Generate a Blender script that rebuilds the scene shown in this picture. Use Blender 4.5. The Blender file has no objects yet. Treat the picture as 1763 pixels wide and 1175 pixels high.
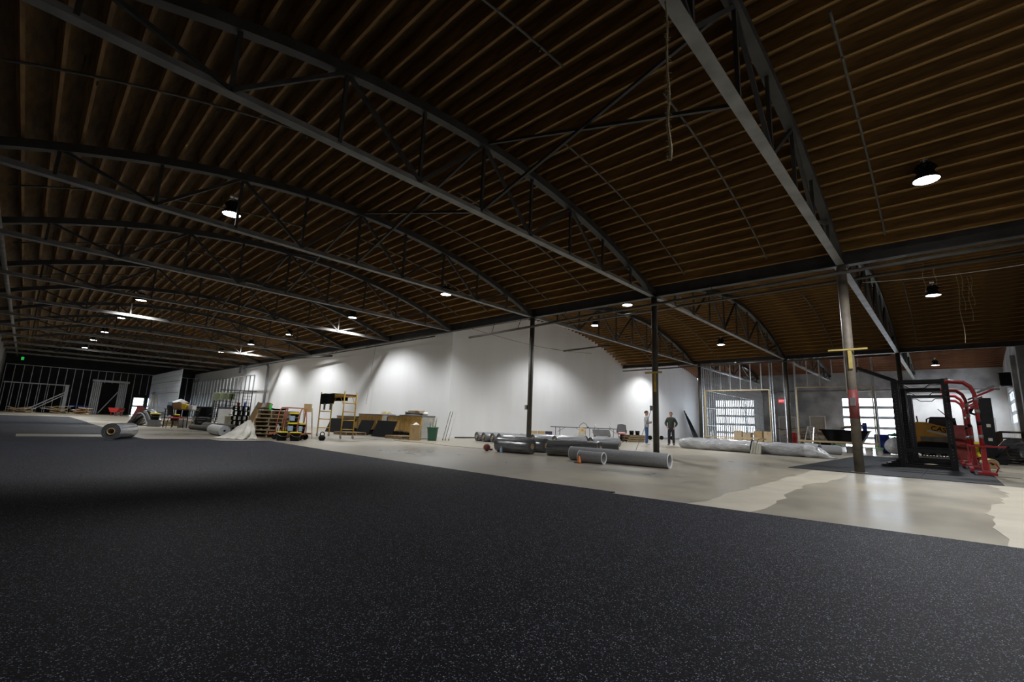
import bpy, math, random
from mathutils import Vector, Matrix
R_ = math.radians
random.seed(7)
SC = bpy.context.scene
COL = SC.collection

# ------------------------------------------------------------------ camera
PITCH, ROLL, YAW, FPX = 0.1766, 0.0405, 0.7637, 788.793
def make_camera():
    cy, sy, cp, sp, cr, sr = math.cos(YAW), math.sin(YAW), math.cos(PITCH), math.sin(PITCH), math.cos(ROLL), math.sin(ROLL)
    fwd = Vector((cp*cy, cp*sy, sp)); right = Vector((sy, -cy, 0)); up = right.cross(fwd)
    r2 = cr*right + sr*up; u2 = -sr*right + cr*up
    cam = bpy.data.cameras.new('camera'); o = bpy.data.objects.new('camera', cam); COL.objects.link(o)
    m = Matrix((r2, u2, -fwd)).transposed().to_4x4(); m.translation = (0, 0, 0.86)
    o.matrix_world = m
    cam.sensor_width = 36.0; cam.lens = FPX/1763*36.0; cam.clip_end = 300; cam.clip_start = 0.05
    SC.camera = o
make_camera()

# ------------------------------------------------------------------ sky and exposure
w = bpy.data.worlds.new('sky'); SC.world = w; w.use_nodes = True
bg = w.node_tree.nodes['Background']; bg.inputs[0].default_value = (0.86, 0.93, 1.0, 1); bg.inputs[1].default_value = 7.0
SC.view_settings.view_transform = 'Standard'; SC.view_settings.look = 'None'
SC.view_settings.gamma = 1.0; SC.view_settings.use_curve_mapping = False
SC.view_settings.exposure = 1.45
LAMP_W = 420.0
SC.cycles.use_denoising = True
SC.cycles.max_bounces = 6; SC.cycles.diffuse_bounces = 4; SC.cycles.glossy_bounces = 3
SC.cycles.transmission_bounces = 4; SC.cycles.sample_clamp_indirect = 4.0

# ------------------------------------------------------------------ materials
MATS = {}
def mat(name, c1, c2=None, scale=5.0, rough=0.6, metal=0.0, bump=0.0, bscale=None, coat=0.0, emit=None, alpha=1.0,
        stretch=(1, 1, 1), detail=4.0, lo=0.35, hi=0.65, trans=0.0, coord='Object', spec=0.5, bdist=0.02):
    m = bpy.data.materials.new(name); m.use_nodes = True; nt = m.node_tree; b = nt.nodes['Principled BSDF']
    b.inputs['Roughness'].default_value = rough; b.inputs['Metallic'].default_value = metal
    b.inputs['Coat Weight'].default_value = coat; b.inputs['Coat Roughness'].default_value = 0.12
    b.inputs['Alpha'].default_value = alpha; b.inputs['Transmission Weight'].default_value = trans
    b.inputs['Specular IOR Level'].default_value = spec
    c1 = tuple(c1)+(1,)
    if c2 is None: c2 = tuple(min(1, v*0.82) for v in c1[:3])
    c2 = tuple(c2)+(1,)
    tc = nt.nodes.new('ShaderNodeTexCoord'); mp = nt.nodes.new('ShaderNodeMapping'); mp.inputs['Scale'].default_value = stretch
    nz = nt.nodes.new('ShaderNodeTexNoise'); nz.inputs['Scale'].default_value = scale; nz.inputs['Detail'].default_value = detail
    rp = nt.nodes.new('ShaderNodeValToRGB'); rp.color_ramp.elements[0].position = lo; rp.color_ramp.elements[1].position = hi
    rp.color_ramp.elements[0].color = c1; rp.color_ramp.elements[1].color = c2
    nt.links.new(tc.outputs[coord], mp.inputs[0]); nt.links.new(mp.outputs[0], nz.inputs['Vector'])
    nt.links.new(nz.outputs['Fac'], rp.inputs[0]); nt.links.new(rp.outputs[0], b.inputs['Base Color'])
    if bump:
        bn = nt.nodes.new('ShaderNodeBump'); bn.inputs['Strength'].default_value = bump; bn.inputs['Distance'].default_value = bdist
        n2 = nt.nodes.new('ShaderNodeTexNoise'); n2.inputs['Scale'].default_value = bscale or scale*4; n2.inputs['Detail'].default_value = 3
        nt.links.new(mp.outputs[0], n2.inputs['Vector']); nt.links.new(n2.outputs['Fac'], bn.inputs['Height'])
        nt.links.new(bn.outputs[0], b.inputs['Normal'])
    if emit:
        b.inputs['Emission Color'].default_value = tuple(emit[0])+(1,); b.inputs['Emission Strength'].default_value = emit[1]
    MATS[name] = m
    return m

def rubber_mat(name, base, fleck, amount):
    m = bpy.data.materials.new(name); m.use_nodes = True; nt = m.node_tree; b = nt.nodes['Principled BSDF']
    b.inputs['Roughness'].default_value = 0.68; b.inputs['Specular IOR Level'].default_value = 0.22
    tc = nt.nodes.new('ShaderNodeTexCoord')
    vo = nt.nodes.new('ShaderNodeTexVoronoi'); vo.inputs['Scale'].default_value = 185; vo.feature = 'F1'
    nt.links.new(tc.outputs['Object'], vo.inputs['Vector'])
    sep = nt.nodes.new('ShaderNodeSeparateColor'); nt.links.new(vo.outputs['Color'], sep.inputs[0])
    gt = nt.nodes.new('ShaderNodeMath'); gt.operation = 'POWER'; gt.inputs[1].default_value = 1/amount
    nt.links.new(sep.outputs[0], gt.inputs[0])
    lt = nt.nodes.new('ShaderNodeMath'); lt.operation = 'LESS_THAN'; lt.inputs[1].default_value = 0.5
    nt.links.new(vo.outputs['Distance'], lt.inputs[0])
    mu = nt.nodes.new('ShaderNodeMath'); mu.operation = 'MULTIPLY'
    nt.links.new(gt.outputs[0], mu.inputs[0]); nt.links.new(lt.outputs[0], mu.inputs[1])
    nz = nt.nodes.new('ShaderNodeTexNoise'); nz.inputs['Scale'].default_value = 1.3; nz.inputs['Detail'].default_value = 6
    nt.links.new(tc.outputs['Object'], nz.inputs['Vector'])
    rp = nt.nodes.new('ShaderNodeValToRGB'); rp.color_ramp.elements[0].color = tuple(v*0.8 for v in base)+(1,)
    rp.color_ramp.elements[1].color = tuple(v*1.25 for v in base)+(1,); rp.color_ramp.elements[0].position = 0.35; rp.color_ramp.elements[1].position = 0.68
    nt.links.new(nz.outputs['Fac'], rp.inputs[0])
    mx = nt.nodes.new('ShaderNodeMix'); mx.data_type = 'RGBA'
    nt.links.new(mu.outputs[0], mx.inputs[0]); nt.links.new(rp.outputs[0], mx.inputs[6]); mx.inputs[7].default_value = tuple(fleck)+(1,)
    nt.links.new(mx.outputs[2], b.inputs['Base Color'])
    bn = nt.nodes.new('ShaderNodeBump'); bn.inputs['Strength'].default_value = 0.6; bn.inputs['Distance'].default_value = 0.004
    n2 = nt.nodes.new('ShaderNodeTexNoise'); n2.inputs['Scale'].default_value = 90; n2.inputs['Detail'].default_value = 2
    nt.links.new(tc.outputs['Object'], n2.inputs['Vector']); nt.links.new(n2.outputs['Fac'], bn.inputs['Height']); nt.links.new(bn.outputs[0], b.inputs['Normal'])
    MATS[name] = m

def concrete_floor(name):
    m = bpy.data.materials.new(name); m.use_nodes = True; nt = m.node_tree; b = nt.nodes['Principled BSDF']
    tc = nt.nodes.new('ShaderNodeTexCoord')
    n1 = nt.nodes.new('ShaderNodeTexNoise'); n1.inputs['Scale'].default_value = 0.33; n1.inputs['Detail'].default_value = 9; n1.inputs['Roughness'].default_value = 0.62
    n2 = nt.nodes.new('ShaderNodeTexNoise'); n2.inputs['Scale'].default_value = 2.6; n2.inputs['Detail'].default_value = 6
    r1 = nt.nodes.new('ShaderNodeValToRGB'); e = r1.color_ramp.elements
    e[0].position = 0.36; e[0].color = (0.27, 0.25, 0.21, 1); e[1].position = 0.62; e[1].color = (0.46, 0.41, 0.315, 1)
    r2 = nt.nodes.new('ShaderNodeValToRGB'); e = r2.color_ramp.elements
    e[0].position = 0.25; e[0].color = (0.82, 0.82, 0.82, 1); e[1].position = 0.70; e[1].color = (1, 1, 1, 1)
    mx = nt.nodes.new('ShaderNodeMix'); mx.data_type = 'RGBA'; mx.blend_type = 'MULTIPLY'; mx.inputs[0].default_value = 0.8
    for n in (n1, n2): nt.links.new(tc.outputs['Object'], n.inputs['Vector'])
    nt.links.new(n1.outputs['Fac'], r1.inputs[0]); nt.links.new(n2.outputs['Fac'], r2.inputs[0])
    nt.links.new(r1.outputs[0], mx.inputs[6]); nt.links.new(r2.outputs[0], mx.inputs[7]); nt.links.new(mx.outputs[2], b.inputs['Base Color'])
    rr = nt.nodes.new('ShaderNodeMapRange'); rr.inputs[1].default_value = 0.3; rr.inputs[2].default_value = 0.7; rr.inputs[3].default_value = 0.24; rr.inputs[4].default_value = 0.46
    nt.links.new(n1.outputs['Fac'], rr.inputs[0]); nt.links.new(rr.outputs[0], b.inputs['Roughness'])
    bn = nt.nodes.new('ShaderNodeBump'); bn.inputs['Strength'].default_value = 0.015; bn.inputs['Distance'].default_value = 0.01
    nt.links.new(n2.outputs['Fac'], bn.inputs['Height']); nt.links.new(bn.outputs[0], b.inputs['Normal'])
    MATS[name] = m

rubber_mat('rubber', (0.0050, 0.0053, 0.0080), (0.46, 0.49, 0.60), 0.11)
rubber_mat('rubber_grey', (0.022, 0.024, 0.029), (0.12, 0.12, 0.14), 0.1)
concrete_floor('concrete_floor')
mat('patch', (0.52, 0.475, 0.385), (0.44, 0.40, 0.325), scale=1.6, rough=0.6, bump=0.2)
mat('deck', (0.19, 0.108, 0.024), (0.10, 0.055, 0.013), scale=2.2, rough=0.75, stretch=(6, 1, 1), detail=6, bump=0.25, bscale=9)
mat('joist', (0.25, 0.132, 0.030), (0.11, 0.055, 0.014), scale=3.0, rough=0.75, stretch=(3, 0.5, 3), detail=5)
mat('deck_red', (0.34, 0.150, 0.075), (0.22, 0.092, 0.046), scale=2.2, rough=0.75, stretch=(6, 1, 1), detail=6)
mat('joist_red', (0.30, 0.140, 0.070), (0.17, 0.075, 0.038), scale=3.0, rough=0.75, stretch=(3, 0.5, 3))
mat('steel_dark', (0.048, 0.046, 0.043), (0.030, 0.028, 0.026), scale=3, rough=0.6, metal=0.1)
mat('steel_chord', (0.26, 0.255, 0.245), (0.17, 0.165, 0.155), scale=2.5, rough=0.55, metal=0.2)
mat('steel_post', (0.085, 0.078, 0.066), (0.055, 0.050, 0.044), scale=3, rough=0.5, metal=0.1)
mat('post_tan', (0.20, 0.17, 0.13), (0.13, 0.11, 0.09), scale=4, rough=0.6)
mat('post_red', (0.27, 0.045, 0.045), (0.17, 0.045, 0.042), scale=5, rough=0.55)
mat('galv', (0.56, 0.59, 0.62), (0.40, 0.43, 0.46), scale=9, rough=0.32, metal=0.75)
mat('white_wall', (0.89, 0.895, 0.90), (0.85, 0.855, 0.86), scale=1.2, rough=0.75, stretch=(1, 1, 0.2))
mat('concrete', (0.50, 0.51, 0.52), (0.25, 0.255, 0.26), scale=0.9, rough=0.8, detail=9, bump=0.2, bscale=6)
mat('concrete_pale_daylit', (0.70, 0.71, 0.72), (0.55, 0.56, 0.57), scale=0.8, rough=0.8, detail=8)  # pale concrete, with daylight from the windows brightened into its colour
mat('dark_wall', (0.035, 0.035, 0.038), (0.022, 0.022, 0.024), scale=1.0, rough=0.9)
mat('glass', (0.92, 0.96, 1.0), (0.92, 0.96, 1.0), rough=0.02, trans=1.0, spec=0.3)
mat('alu', (0.45, 0.48, 0.52), (0.36, 0.39, 0.43), scale=3, rough=0.45, metal=0.4)
mat('black', (0.009, 0.009, 0.010), (0.006, 0.006, 0.007), scale=6, rough=0.55, spec=0.2)
mat('black_gloss', (0.008, 0.0085, 0.010), (0.006, 0.0065, 0.008), scale=6, rough=0.38, coat=0.0, spec=0.35)
mat('red_gloss', (0.30, 0.010, 0.013), (0.24, 0.008, 0.010), scale=6, rough=0.35, coat=0.2)
mat('red', (0.55, 0.035, 0.03), (0.44, 0.03, 0.025), scale=6, rough=0.5)
mat('orange', (0.80, 0.22, 0.04), (0.66, 0.17, 0.03), scale=6, rough=0.5)
mat('cart_orange', (0.58, 0.18, 0.07), (0.42, 0.13, 0.055), scale=9, rough=0.6)
mat('machine_orange', (0.92, 0.46, 0.07), (0.82, 0.39, 0.06), scale=3, rough=0.4)
mat('yellow', (0.90, 0.72, 0.03), (0.82, 0.64, 0.03), scale=6, rough=0.45)
mat('scaffold_yellow', (0.62, 0.38, 0.05), (0.46, 0.27, 0.04), scale=8, rough=0.5)
mat('tape_yellow', (0.58, 0.45, 0.15), (0.46, 0.35, 0.11), scale=6, rough=0.6)
mat('wood', (0.56, 0.40, 0.20), (0.42, 0.28, 0.13), scale=3, rough=0.7, stretch=(1, 6, 6), detail=6)
mat('wood_dark', (0.22, 0.13, 0.07), (0.14, 0.08, 0.045), scale=3, rough=0.7, stretch=(1, 6, 6))
mat('lumber', (0.66, 0.54, 0.32), (0.54, 0.42, 0.24), scale=4, rough=0.7, stretch=(1, 5, 5))
mat('bamboo', (0.90, 0.60, 0.21), (0.62, 0.37, 0.11), scale=7, rough=0.55, stretch=(4, 4, 0.5), detail=6, lo=0.38, hi=0.62)
mat('cardboard', (0.56, 0.39, 0.20), (0.48, 0.33, 0.16), scale=4, rough=0.8)
mat('cardboard_light', (0.66, 0.52, 0.36), (0.58, 0.45, 0.30), scale=4, rough=0.8)
mat('grey_top', (0.26, 0.26, 0.25), (0.20, 0.20, 0.19), scale=5, rough=0.6)
mat('grey_panel', (0.46, 0.46, 0.43), (0.38, 0.38, 0.36), scale=4, rough=0.6)
mat('grey_plastic', (0.34, 0.35, 0.37), (0.28, 0.29, 0.31), scale=4, rough=0.5)
mat('white', (0.82, 0.82, 0.80), (0.74, 0.74, 0.72), scale=4, rough=0.6)
mat('tarp', (0.74, 0.72, 0.66), (0.60, 0.57, 0.50), scale=5, rough=0.7, bump=0.4, bscale=9)
mat('beige', (0.44, 0.42, 0.34), (0.38, 0.36, 0.29), scale=4, rough=0.6)
mat('green_cloth', (0.38, 0.44, 0.28), (0.30, 0.35, 0.21), scale=9, rough=0.9, bump=0.4)
mat('green_bin', (0.035, 0.16, 0.10), (0.03, 0.13, 0.08), scale=4, rough=0.45)
mat('green', (0.06, 0.55, 0.08), (0.05, 0.45, 0.07), scale=4, rough=0.4)
mat('blue', (0.03, 0.07, 0.55), (0.025, 0.06, 0.45), scale=4, rough=0.4)
mat('light_blue', (0.45, 0.62, 0.80), (0.38, 0.54, 0.72), scale=4, rough=0.5)
mat('roll_rubber', (0.115, 0.117, 0.123), (0.070, 0.072, 0.077), scale=60, rough=0.75, detail=3)
mat('roll_wrapped', (0.36, 0.365, 0.38), (0.19, 0.195, 0.205), scale=2.2, rough=0.22, coat=0.7, stretch=(1, 1, 9), bump=0.25, bscale=5)
mat('roll_black_wrapped', (0.17, 0.173, 0.18), (0.07, 0.072, 0.078), scale=2.2, rough=0.2, coat=0.8, bump=0.3, bscale=5, stretch=(1, 1, 9))
mat('felt', (0.40, 0.405, 0.42), (0.30, 0.305, 0.32), scale=50, rough=0.9)
mat('felt_brown', (0.13, 0.12, 0.105), (0.085, 0.078, 0.07), scale=30, rough=0.95)
mat('plastic_film', (0.55, 0.56, 0.58), (0.42, 0.43, 0.45), scale=3.5, rough=0.16, coat=0.9, bump=0.9, bscale=7, stretch=(1, 2.2, 2.2), bdist=0.05)
mat('film_edge', (0.74, 0.75, 0.78), (0.62, 0.63, 0.66), scale=5, rough=0.2, coat=0.7, bump=0.8, bscale=10, bdist=0.05)
mat('skin', (0.56, 0.33, 0.24), (0.50, 0.29, 0.21), scale=6, rough=0.55)
mat('hair', (0.045, 0.028, 0.018), (0.03, 0.02, 0.013), scale=30, rough=0.6)
mat('jacket', (0.052, 0.060, 0.046), (0.038, 0.044, 0.034), scale=18, rough=0.85, bump=0.3)
mat('jeans_dark', (0.028, 0.031, 0.042), (0.02, 0.022, 0.03), scale=18, rough=0.85)
mat('hoodie', (0.47, 0.47, 0.49), (0.40, 0.40, 0.42), scale=18, rough=0.9, bump=0.3)
mat('jeans_blue', (0.055, 0.105, 0.25), (0.04, 0.075, 0.18), scale=18, rough=0.85)
mat('shoe', (0.03, 0.028, 0.027), (0.02, 0.02, 0.02), scale=9, rough=0.6)
mat('rope', (0.62, 0.52, 0.32), (0.44, 0.36, 0.21), scale=60, rough=0.95, bump=0.6, bscale=120)
mat('brick_red', (0.22, 0.035, 0.03), (0.17, 0.028, 0.024), scale=6, rough=0.7)
mat('ball_red', (0.26, 0.07, 0.055), (0.20, 0.05, 0.045), scale=8, rough=0.6)
mat('mesh_grey', (0.16, 0.16, 0.165), (0.11, 0.11, 0.115), scale=40, rough=0.8)
mat('lens', (1, 1, 1), (1, 1, 1), rough=0.5, emit=((1.0, 0.98, 0.96), 12.0))
mat('wood_grey', (0.34, 0.25, 0.14), (0.22, 0.155, 0.085), scale=3, rough=0.75, stretch=(1, 6, 6), detail=6)
mat('exit_red', (0.7, 0.05, 0.05), (0.7, 0.05, 0.05), rough=0.4, emit=((1.0, 0.10, 0.10), 0.22))
mat('exit_white', (0.9, 0.8, 0.8), (0.9, 0.8, 0.8), rough=0.4, emit=((1.0, 0.9, 0.9), 0.25))
mat('exit_green', (0.02, 0.5, 0.06), (0.02, 0.5, 0.06), rough=0.4, emit=((0.05, 1.0, 0.15), 0.12))
mat('cable', (0.32, 0.30, 0.26), (0.25, 0.23, 0.2), scale=6, rough=0.7)
mat('steel_bright', (0.55, 0.55, 0.55), (0.42, 0.42, 0.42), scale=6, rough=0.35, metal=0.8)
mat('purple', (0.055, 0.040, 0.10), (0.04, 0.03, 0.075), scale=6, rough=0.6)

# ------------------------------------------------------------------ mesh helpers
class MB:
    def __init__(s): s.v = []; s.f = []; s.smooth = []
    def add(s, vs, fs, sm=False):
        o = len(s.v); s.v += [tuple(v) for v in vs]
        for f in fs: s.f.append(tuple(i+o for i in f)); s.smooth.append(sm)
        return s
    def box(s, x0, x1, y0, y1, z0, z1, b=0.0):
        if b <= 0:
            vs = [(x, y, z) for z in (z0, z1) for (x, y) in ((x0, y0), (x1, y0), (x1, y1), (x0, y1))]
            return s.add(vs, [(3, 2, 1, 0), (4, 5, 6, 7), (0, 1, 5, 4), (1, 2, 6, 5), (2, 3, 7, 6), (3, 0, 4, 7)])
        c = [(x0+b, y0), (x1-b, y0), (x1, y0+b), (x1, y1-b), (x1-b, y1), (x0+b, y1), (x0, y1-b), (x0, y0+b)]
        ci = [(x0+b, y0+b), (x1-b, y0+b), (x1-b, y0+b), (x1-b, y1-b), (x1-b, y1-b), (x0+b, y1-b), (x0+b, y1-b), (x0+b, y0+b)]
        vs = [(x, y, z0) for x, y in ci]+[(x, y, z0+b) for x, y in c]+[(x, y, z1-b) for x, y in c]+[(x, y, z1) for x, y in ci]
        fs = [tuple(range(7, -1, -1)), tuple(range(24, 32))]
        for r in range(3):
            for i in range(8): fs.append((r*8+i, r*8+(i+1) % 8, r*8+8+(i+1) % 8, r*8+8+i))
        return s.add(vs, fs)
    def bar(s, p0, p1, w, h=None, up=(0, 0, 1)):
        p0, p1 = Vector(p0), Vector(p1); d = (p1-p0).normalized(); h = w if h is None else h
        u = Vector(up)
        if abs(d.dot(u)) > 0.99: u = Vector((1, 0, 0))
        a = d.cross(u).normalized()*w/2; b = a.cross(d).normalized()*h/2
        vs = [p+q for p in (p0, p1) for q in (-a-b, a-b, a+b, -a+b)]
        return s.add(vs, [(3, 2, 1, 0), (4, 5, 6, 7), (0, 1, 5, 4), (1, 2, 6, 5), (2, 3, 7, 6), (3, 0, 4, 7)])
    def tube(s, pts, r, n=8, cap=True, sm=True):
        pts = [Vector(p) for p in pts]; k = len(pts); rs = r if isinstance(r, (list, tuple)) else [r]*k
        vs = []; prev = None
        for i, p in enumerate(pts):
            d = (pts[min(i+1, k-1)]-pts[max(i-1, 0)]).normalized()
            if prev is None:
                ref = Vector((0, 0, 1)) if abs(d.z) < 0.9 else Vector((1, 0, 0)); a = d.cross(ref).normalized()
            else:
                a = (prev-d*prev.dot(d)).normalized()
            prev = a; b = d.cross(a)
            for j in range(n):
                t = 2*math.pi*j/n; vs.append(p+(a*math.cos(t)+b*math.sin(t))*rs[i])
        fs = [(i*n+j, i*n+(j+1) % n, (i+1)*n+(j+1) % n, (i+1)*n+j) for i in range(k-1) for j in range(n)]
        o = len(s.v); s.add(vs, fs, sm)
        if cap:
            s.f.append(tuple(o+j for j in range(n-1, -1, -1))); s.smooth.append(False)
            s.f.append(tuple(o+(k-1)*n+j for j in range(n))); s.smooth.append(False)
        return s
    def lathe(s, prof, n=20, c=(0, 0, 0), sm=True, cap=True, sx=1, sy=1):
        vs = [(c[0]+r*math.cos(2*math.pi*j/n)*sx, c[1]+r*math.sin(2*math.pi*j/n)*sy, c[2]+z) for r, z in prof for j in range(n)]
        fs = [(i*n+j, i*n+(j+1) % n, (i+1)*n+(j+1) % n, (i+1)*n+j) for i in range(len(prof)-1) for j in range(n)]
        o = len(s.v); s.add(vs, fs, sm)
        if cap:
            s.f.append(tuple(o+j for j in range(n-1, -1, -1))); s.smooth.append(False)
            s.f.append(tuple(o+(len(prof)-1)*n+j for j in range(n))); s.smooth.append(False)
        return s
    def prism(s, poly, a, b, axis='y'):
        n = len(poly)
        def P(u, v, t): return {'y': (u, t, v), 'x': (t, u, v), 'z': (u, v, t)}[axis]
        vs = [P(u, v, a) for u, v in poly]+[P(u, v, b) for u, v in poly]
        fs = [tuple(range(n)), tuple(range(2*n-1, n-1, -1))]+[((i+1) % n, i, n+i, n+(i+1) % n) for i in range(n)]
        return s.add(vs, fs)
    def grid(s, fn, nu, nv, sm=True, thick=0.0):
        vs = [Vector(fn(i/nu, j/nv)) for i in range(nu+1) for j in range(nv+1)]; q = nv+1
        fs = [(i*q+j, (i+1)*q+j, (i+1)*q+j+1, i*q+j+1) for i in range(nu) for j in range(nv)]
        s.add(vs, fs, sm)
        if thick:
            s.add([v-Vector((0, 0, thick)) for v in vs], [f[::-1] for f in fs], sm)
        return s
    def build(s, name, m, parent=None, loc=None, rot=None, label=None):
        me = bpy.data.meshes.new(name); me.from_pydata(s.v, [], s.f)
        for p, sm in zip(me.polygons, s.smooth): p.use_smooth = sm
        me.materials.append(MATS[m] if isinstance(m, str) else m)
        import bmesh
        bm = bmesh.new(); bm.from_mesh(me); bmesh.ops.recalc_face_normals(bm, faces=bm.faces); bm.to_mesh(me); bm.free()
        me.update()
        o = bpy.data.objects.new(name, me); COL.objects.link(o)
        if parent: o.parent = parent
        if loc: o.location = loc
        if rot: o.rotation_euler = rot
        if label: o['label'] = label
        return o

def thing(name, label, cat, loc=(0, 0, 0), rz=0.0, group=None, kind=None):
    o = bpy.data.objects.new(name, None); COL.objects.link(o); o.empty_display_size = 0.2
    o.location = loc; o.rotation_euler = (0, 0, rz); o['label'] = label; o['category'] = cat
    if group: o['group'] = group
    if kind: o['kind'] = kind
    return o
def tag(o, label, cat, group=None, kind=None):
    o['label'] = label; o['category'] = cat
    if group: o['group'] = group
    if kind: o['kind'] = kind
    return o
def struct(name, label, mb, m, parent=None, cat=None):
    o = mb.build(name, m, parent)
    if parent is None: o['kind'] = 'structure'; o['label'] = label; o['category'] = cat or name.split('_')[0]
    return o
def copy_obj(src, parent=None, name=None):
    c = src.copy(); COL.objects.link(c)
    if parent is not None: c.parent = parent
    return c
def copy_tree(src, parent=None):
    c = src.copy(); COL.objects.link(c)
    if parent is not None: c.parent = parent
    for ch in list(src.children): copy_tree(ch, c)
    return c
def place(src, loc, rz=0.0, label=None, first=False):
    o = src if first else copy_tree(src)
    o.location = loc; o.rotation_euler = (0, 0, rz)
    if label: o['label'] = label
    return o
ORD = ['first', 'second', 'third', 'fourth', 'fifth', 'sixth', 'seventh', 'eighth', 'ninth', 'tenth', 'eleventh', 'twelfth', 'thirteenth', 'fourteenth']

# ------------------------------------------------------------------ building grid
XL, XA, XB, XE = -1.9, 14.34, 31.35, 46.0       # left wall, first and second column line, far wall
YR, YW, YD, YE = -2.9, 18.05, 12.3, 66.0        # right wall, white cross wall, stud cross wall, end stud wall
TY = [1.75, 7.05, 12.57, 18.03, 23.70, 29.2, 34.7, 40.1, 45.6, 51.1, 56.5, 61.6]   # truss lines
ZC = 5.30                                        # underside of the bottom chords
def arc(x, x0, x1, ze, za):
    """height of a circular vault with eave ze at x0, x1 and crown za"""
    c = (x1-x0)/2; h = za-ze; r = (c*c+h*h)/(2*h); u = x-(x0+x1)/2
    return za-r+math.sqrt(r*r-u*u)
def arc_slope(x, x0, x1, ze, za):
    c = (x1-x0)/2; h = za-ze; r = (c*c+h*h)/(2*h); u = x-(x0+x1)/2
    return -u/math.sqrt(r*r-u*u)
VA = (XL, XA, 5.78, 7.42); VB = (XA, XB, 5.72, 7.46); VC = (XB, XE+1.6, 5.70, 7.0)

# floor
fl = struct('floor', 'worn beige grey concrete floor slab of the hall', MB().box(XL-0.3, XE+0.3, YR-0.3, 74, -0.15, 0.0), 'concrete_floor')
def irregular(pts, z, seed, amp=0.06, step=0.3):
    rnd = random.Random(seed); out = []
    for i in range(len(pts)):
        a, b = Vector(pts[i]), Vector(pts[(i+1) % len(pts)]); n = max(1, int((b-a).length/step))
        for k in range(n):
            p = a.lerp(b, k/n); out.append((p.x+rnd.uniform(-amp, amp), p.y+rnd.uniform(-amp, amp)))
    return out
for i, pts in enumerate([[(5.4, 2.32), (5.4, 1.72), (6.3, 1.66), (9.2, 1.92), (12.4, 1.72), (13.75, 1.86), (13.75, 2.6), (9.3, 2.42)],
                         [(5.7, -0.28), (5.7, -1.35), (13.7, -1.5), (13.7, -0.42), (11.6, -0.6), (8.6, -0.24), (7.0, -0.22)]]):
    MB().prism(irregular(pts, 0, i), 0.0005, 0.003, 'z').build('trench_patch', 'patch', fl)

# rubber flooring
rf = thing('rubber_flooring', 'black speckled rubber flooring sheets covering the foreground floor', 'flooring')
for (y0, y1, x1, x1b) in [(-2.85, 0.30, 6.10, 5.76), (0.30, 1.50, 5.75, 5.62), (1.50, 3.34, 5.61, 5.44), (3.34, 4.60, 5.59, 5.47), (4.60, 8.10, 5.46, 5.36), (8.10, 11.60, 5.35, 5.33), (11.60, 15.45, 5.36, 5.42), (15.45, 16.4, 4.10, 4.02), (16.4, 17.55, 2.5, 2.4)]:
    MB().prism([(XL+0.02, y0), (x1, y0), (x1b, y1), (XL+0.02, y1)], 0.0, 0.010, 'z').build('rubber_sheet', 'rubber', rf)
rf2 = thing('rubber_flooring', 'black rubber flooring sheets laid behind the bare strip and roll', 'flooring')
MB().box(XL+0.02, 0.0, 17.56, 19.2, 0, 0.010).build('rubber_sheet', 'rubber', rf2)
for (y0, y1, x1) in [(19.2, 26.0, 2.45), (26.0, 33.0, 2.42), (33.0, 40.0, 2.48), (40.0, 46.5, 2.44)]:
    MB().box(XL+0.02, x1, y0, y1, 0, 0.010).build('rubber_sheet', 'rubber', rf2)
rm = thing('gym_mat_floor', 'dark grey square rubber mats under the black racks', 'mat')
mt = None
for i in range(11):
    for j in range(3):
        if mt is None:
            mt = MB().box(0, 1.19, 0, 1.275, 0, 0.012).build('mat_tile', 'rubber_grey', rm); t = mt
        else: t = copy_obj(mt, rm)
        t.location = (13.86+i*1.2, -0.66+j*1.285, 0.001)

# walls
def wall_with_holes(x0, x1, z0, z1, holes, t=0.25):
    """wall in local x/z, thickness in +y; rectangular holes (x0,x1,z0,z1)"""
    xs = sorted(set([x0, x1]+[h[0] for h in holes]+[h[1] for h in holes])); mb = MB()
    for a, b in zip(xs[:-1], xs[1:]):
        cuts = sorted([(h[2], h[3]) for h in holes if h[0] <= a+1e-6 and h[1] >= b-1e-6]); z = z0
        for c, d in cuts:
            if c > z: mb.box(a, b, 0, t, z, c)
            z = d
        if z1 > z: mb.box(a, b, 0, t, z, z1)
    return mb
struct('wall_left', 'grey concrete side wall at the far left edge', MB().box(XL-0.25, XL, YR-0.25, 74, 0, 7.0), 'concrete')
GLZ = (8.6, 11.6)
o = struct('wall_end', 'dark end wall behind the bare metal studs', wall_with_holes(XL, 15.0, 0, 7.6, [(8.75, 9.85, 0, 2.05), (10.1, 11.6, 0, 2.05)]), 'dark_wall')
o.location = (0, 69.4, 0)
# far concrete wall (plane x = XE) seen between the columns
fw = wall_with_holes(YR, 20.0, 0, 7.6, [(3.0, 6.45, 0, 3.98), (12.9, 16.5, 0.0, 3.85), (9.75, 11.1, 0, 2.35), (7.6, 8.75, 0, 2.45), (-2.15, -1.5, 0, 2.45)])
for i, v in enumerate(fw.v): fw.v[i] = (XE+v[1], v[0], v[2])
struct('wall_back', 'tall grey concrete back wall with glazed overhead doors', fw, 'concrete')
struct('wall_back', 'pale patched concrete face of the back wall right of the overhead door, colour brightened for window light',
       MB().box(XE-0.02, XE-0.002, YR, -2.2, 0, 4.6).box(XE-0.02, XE-0.002, -1.45, 2.95, 0, 4.6).box(XE-0.02, XE-0.002, -2.2, -1.45, 2.5, 4.6), 'concrete_pale_daylit')
rw = wall_with_holes(XL, XE, 0, 7.6, [(41.2, 44.9, 2.05, 4.15)])
for i, v in enumerate(rw.v): rw.v[i] = (v[0], YR-v[1], v[2])
struct('wall_right', 'rough concrete wall along the right edge with high window', rw, 'concrete')
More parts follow.
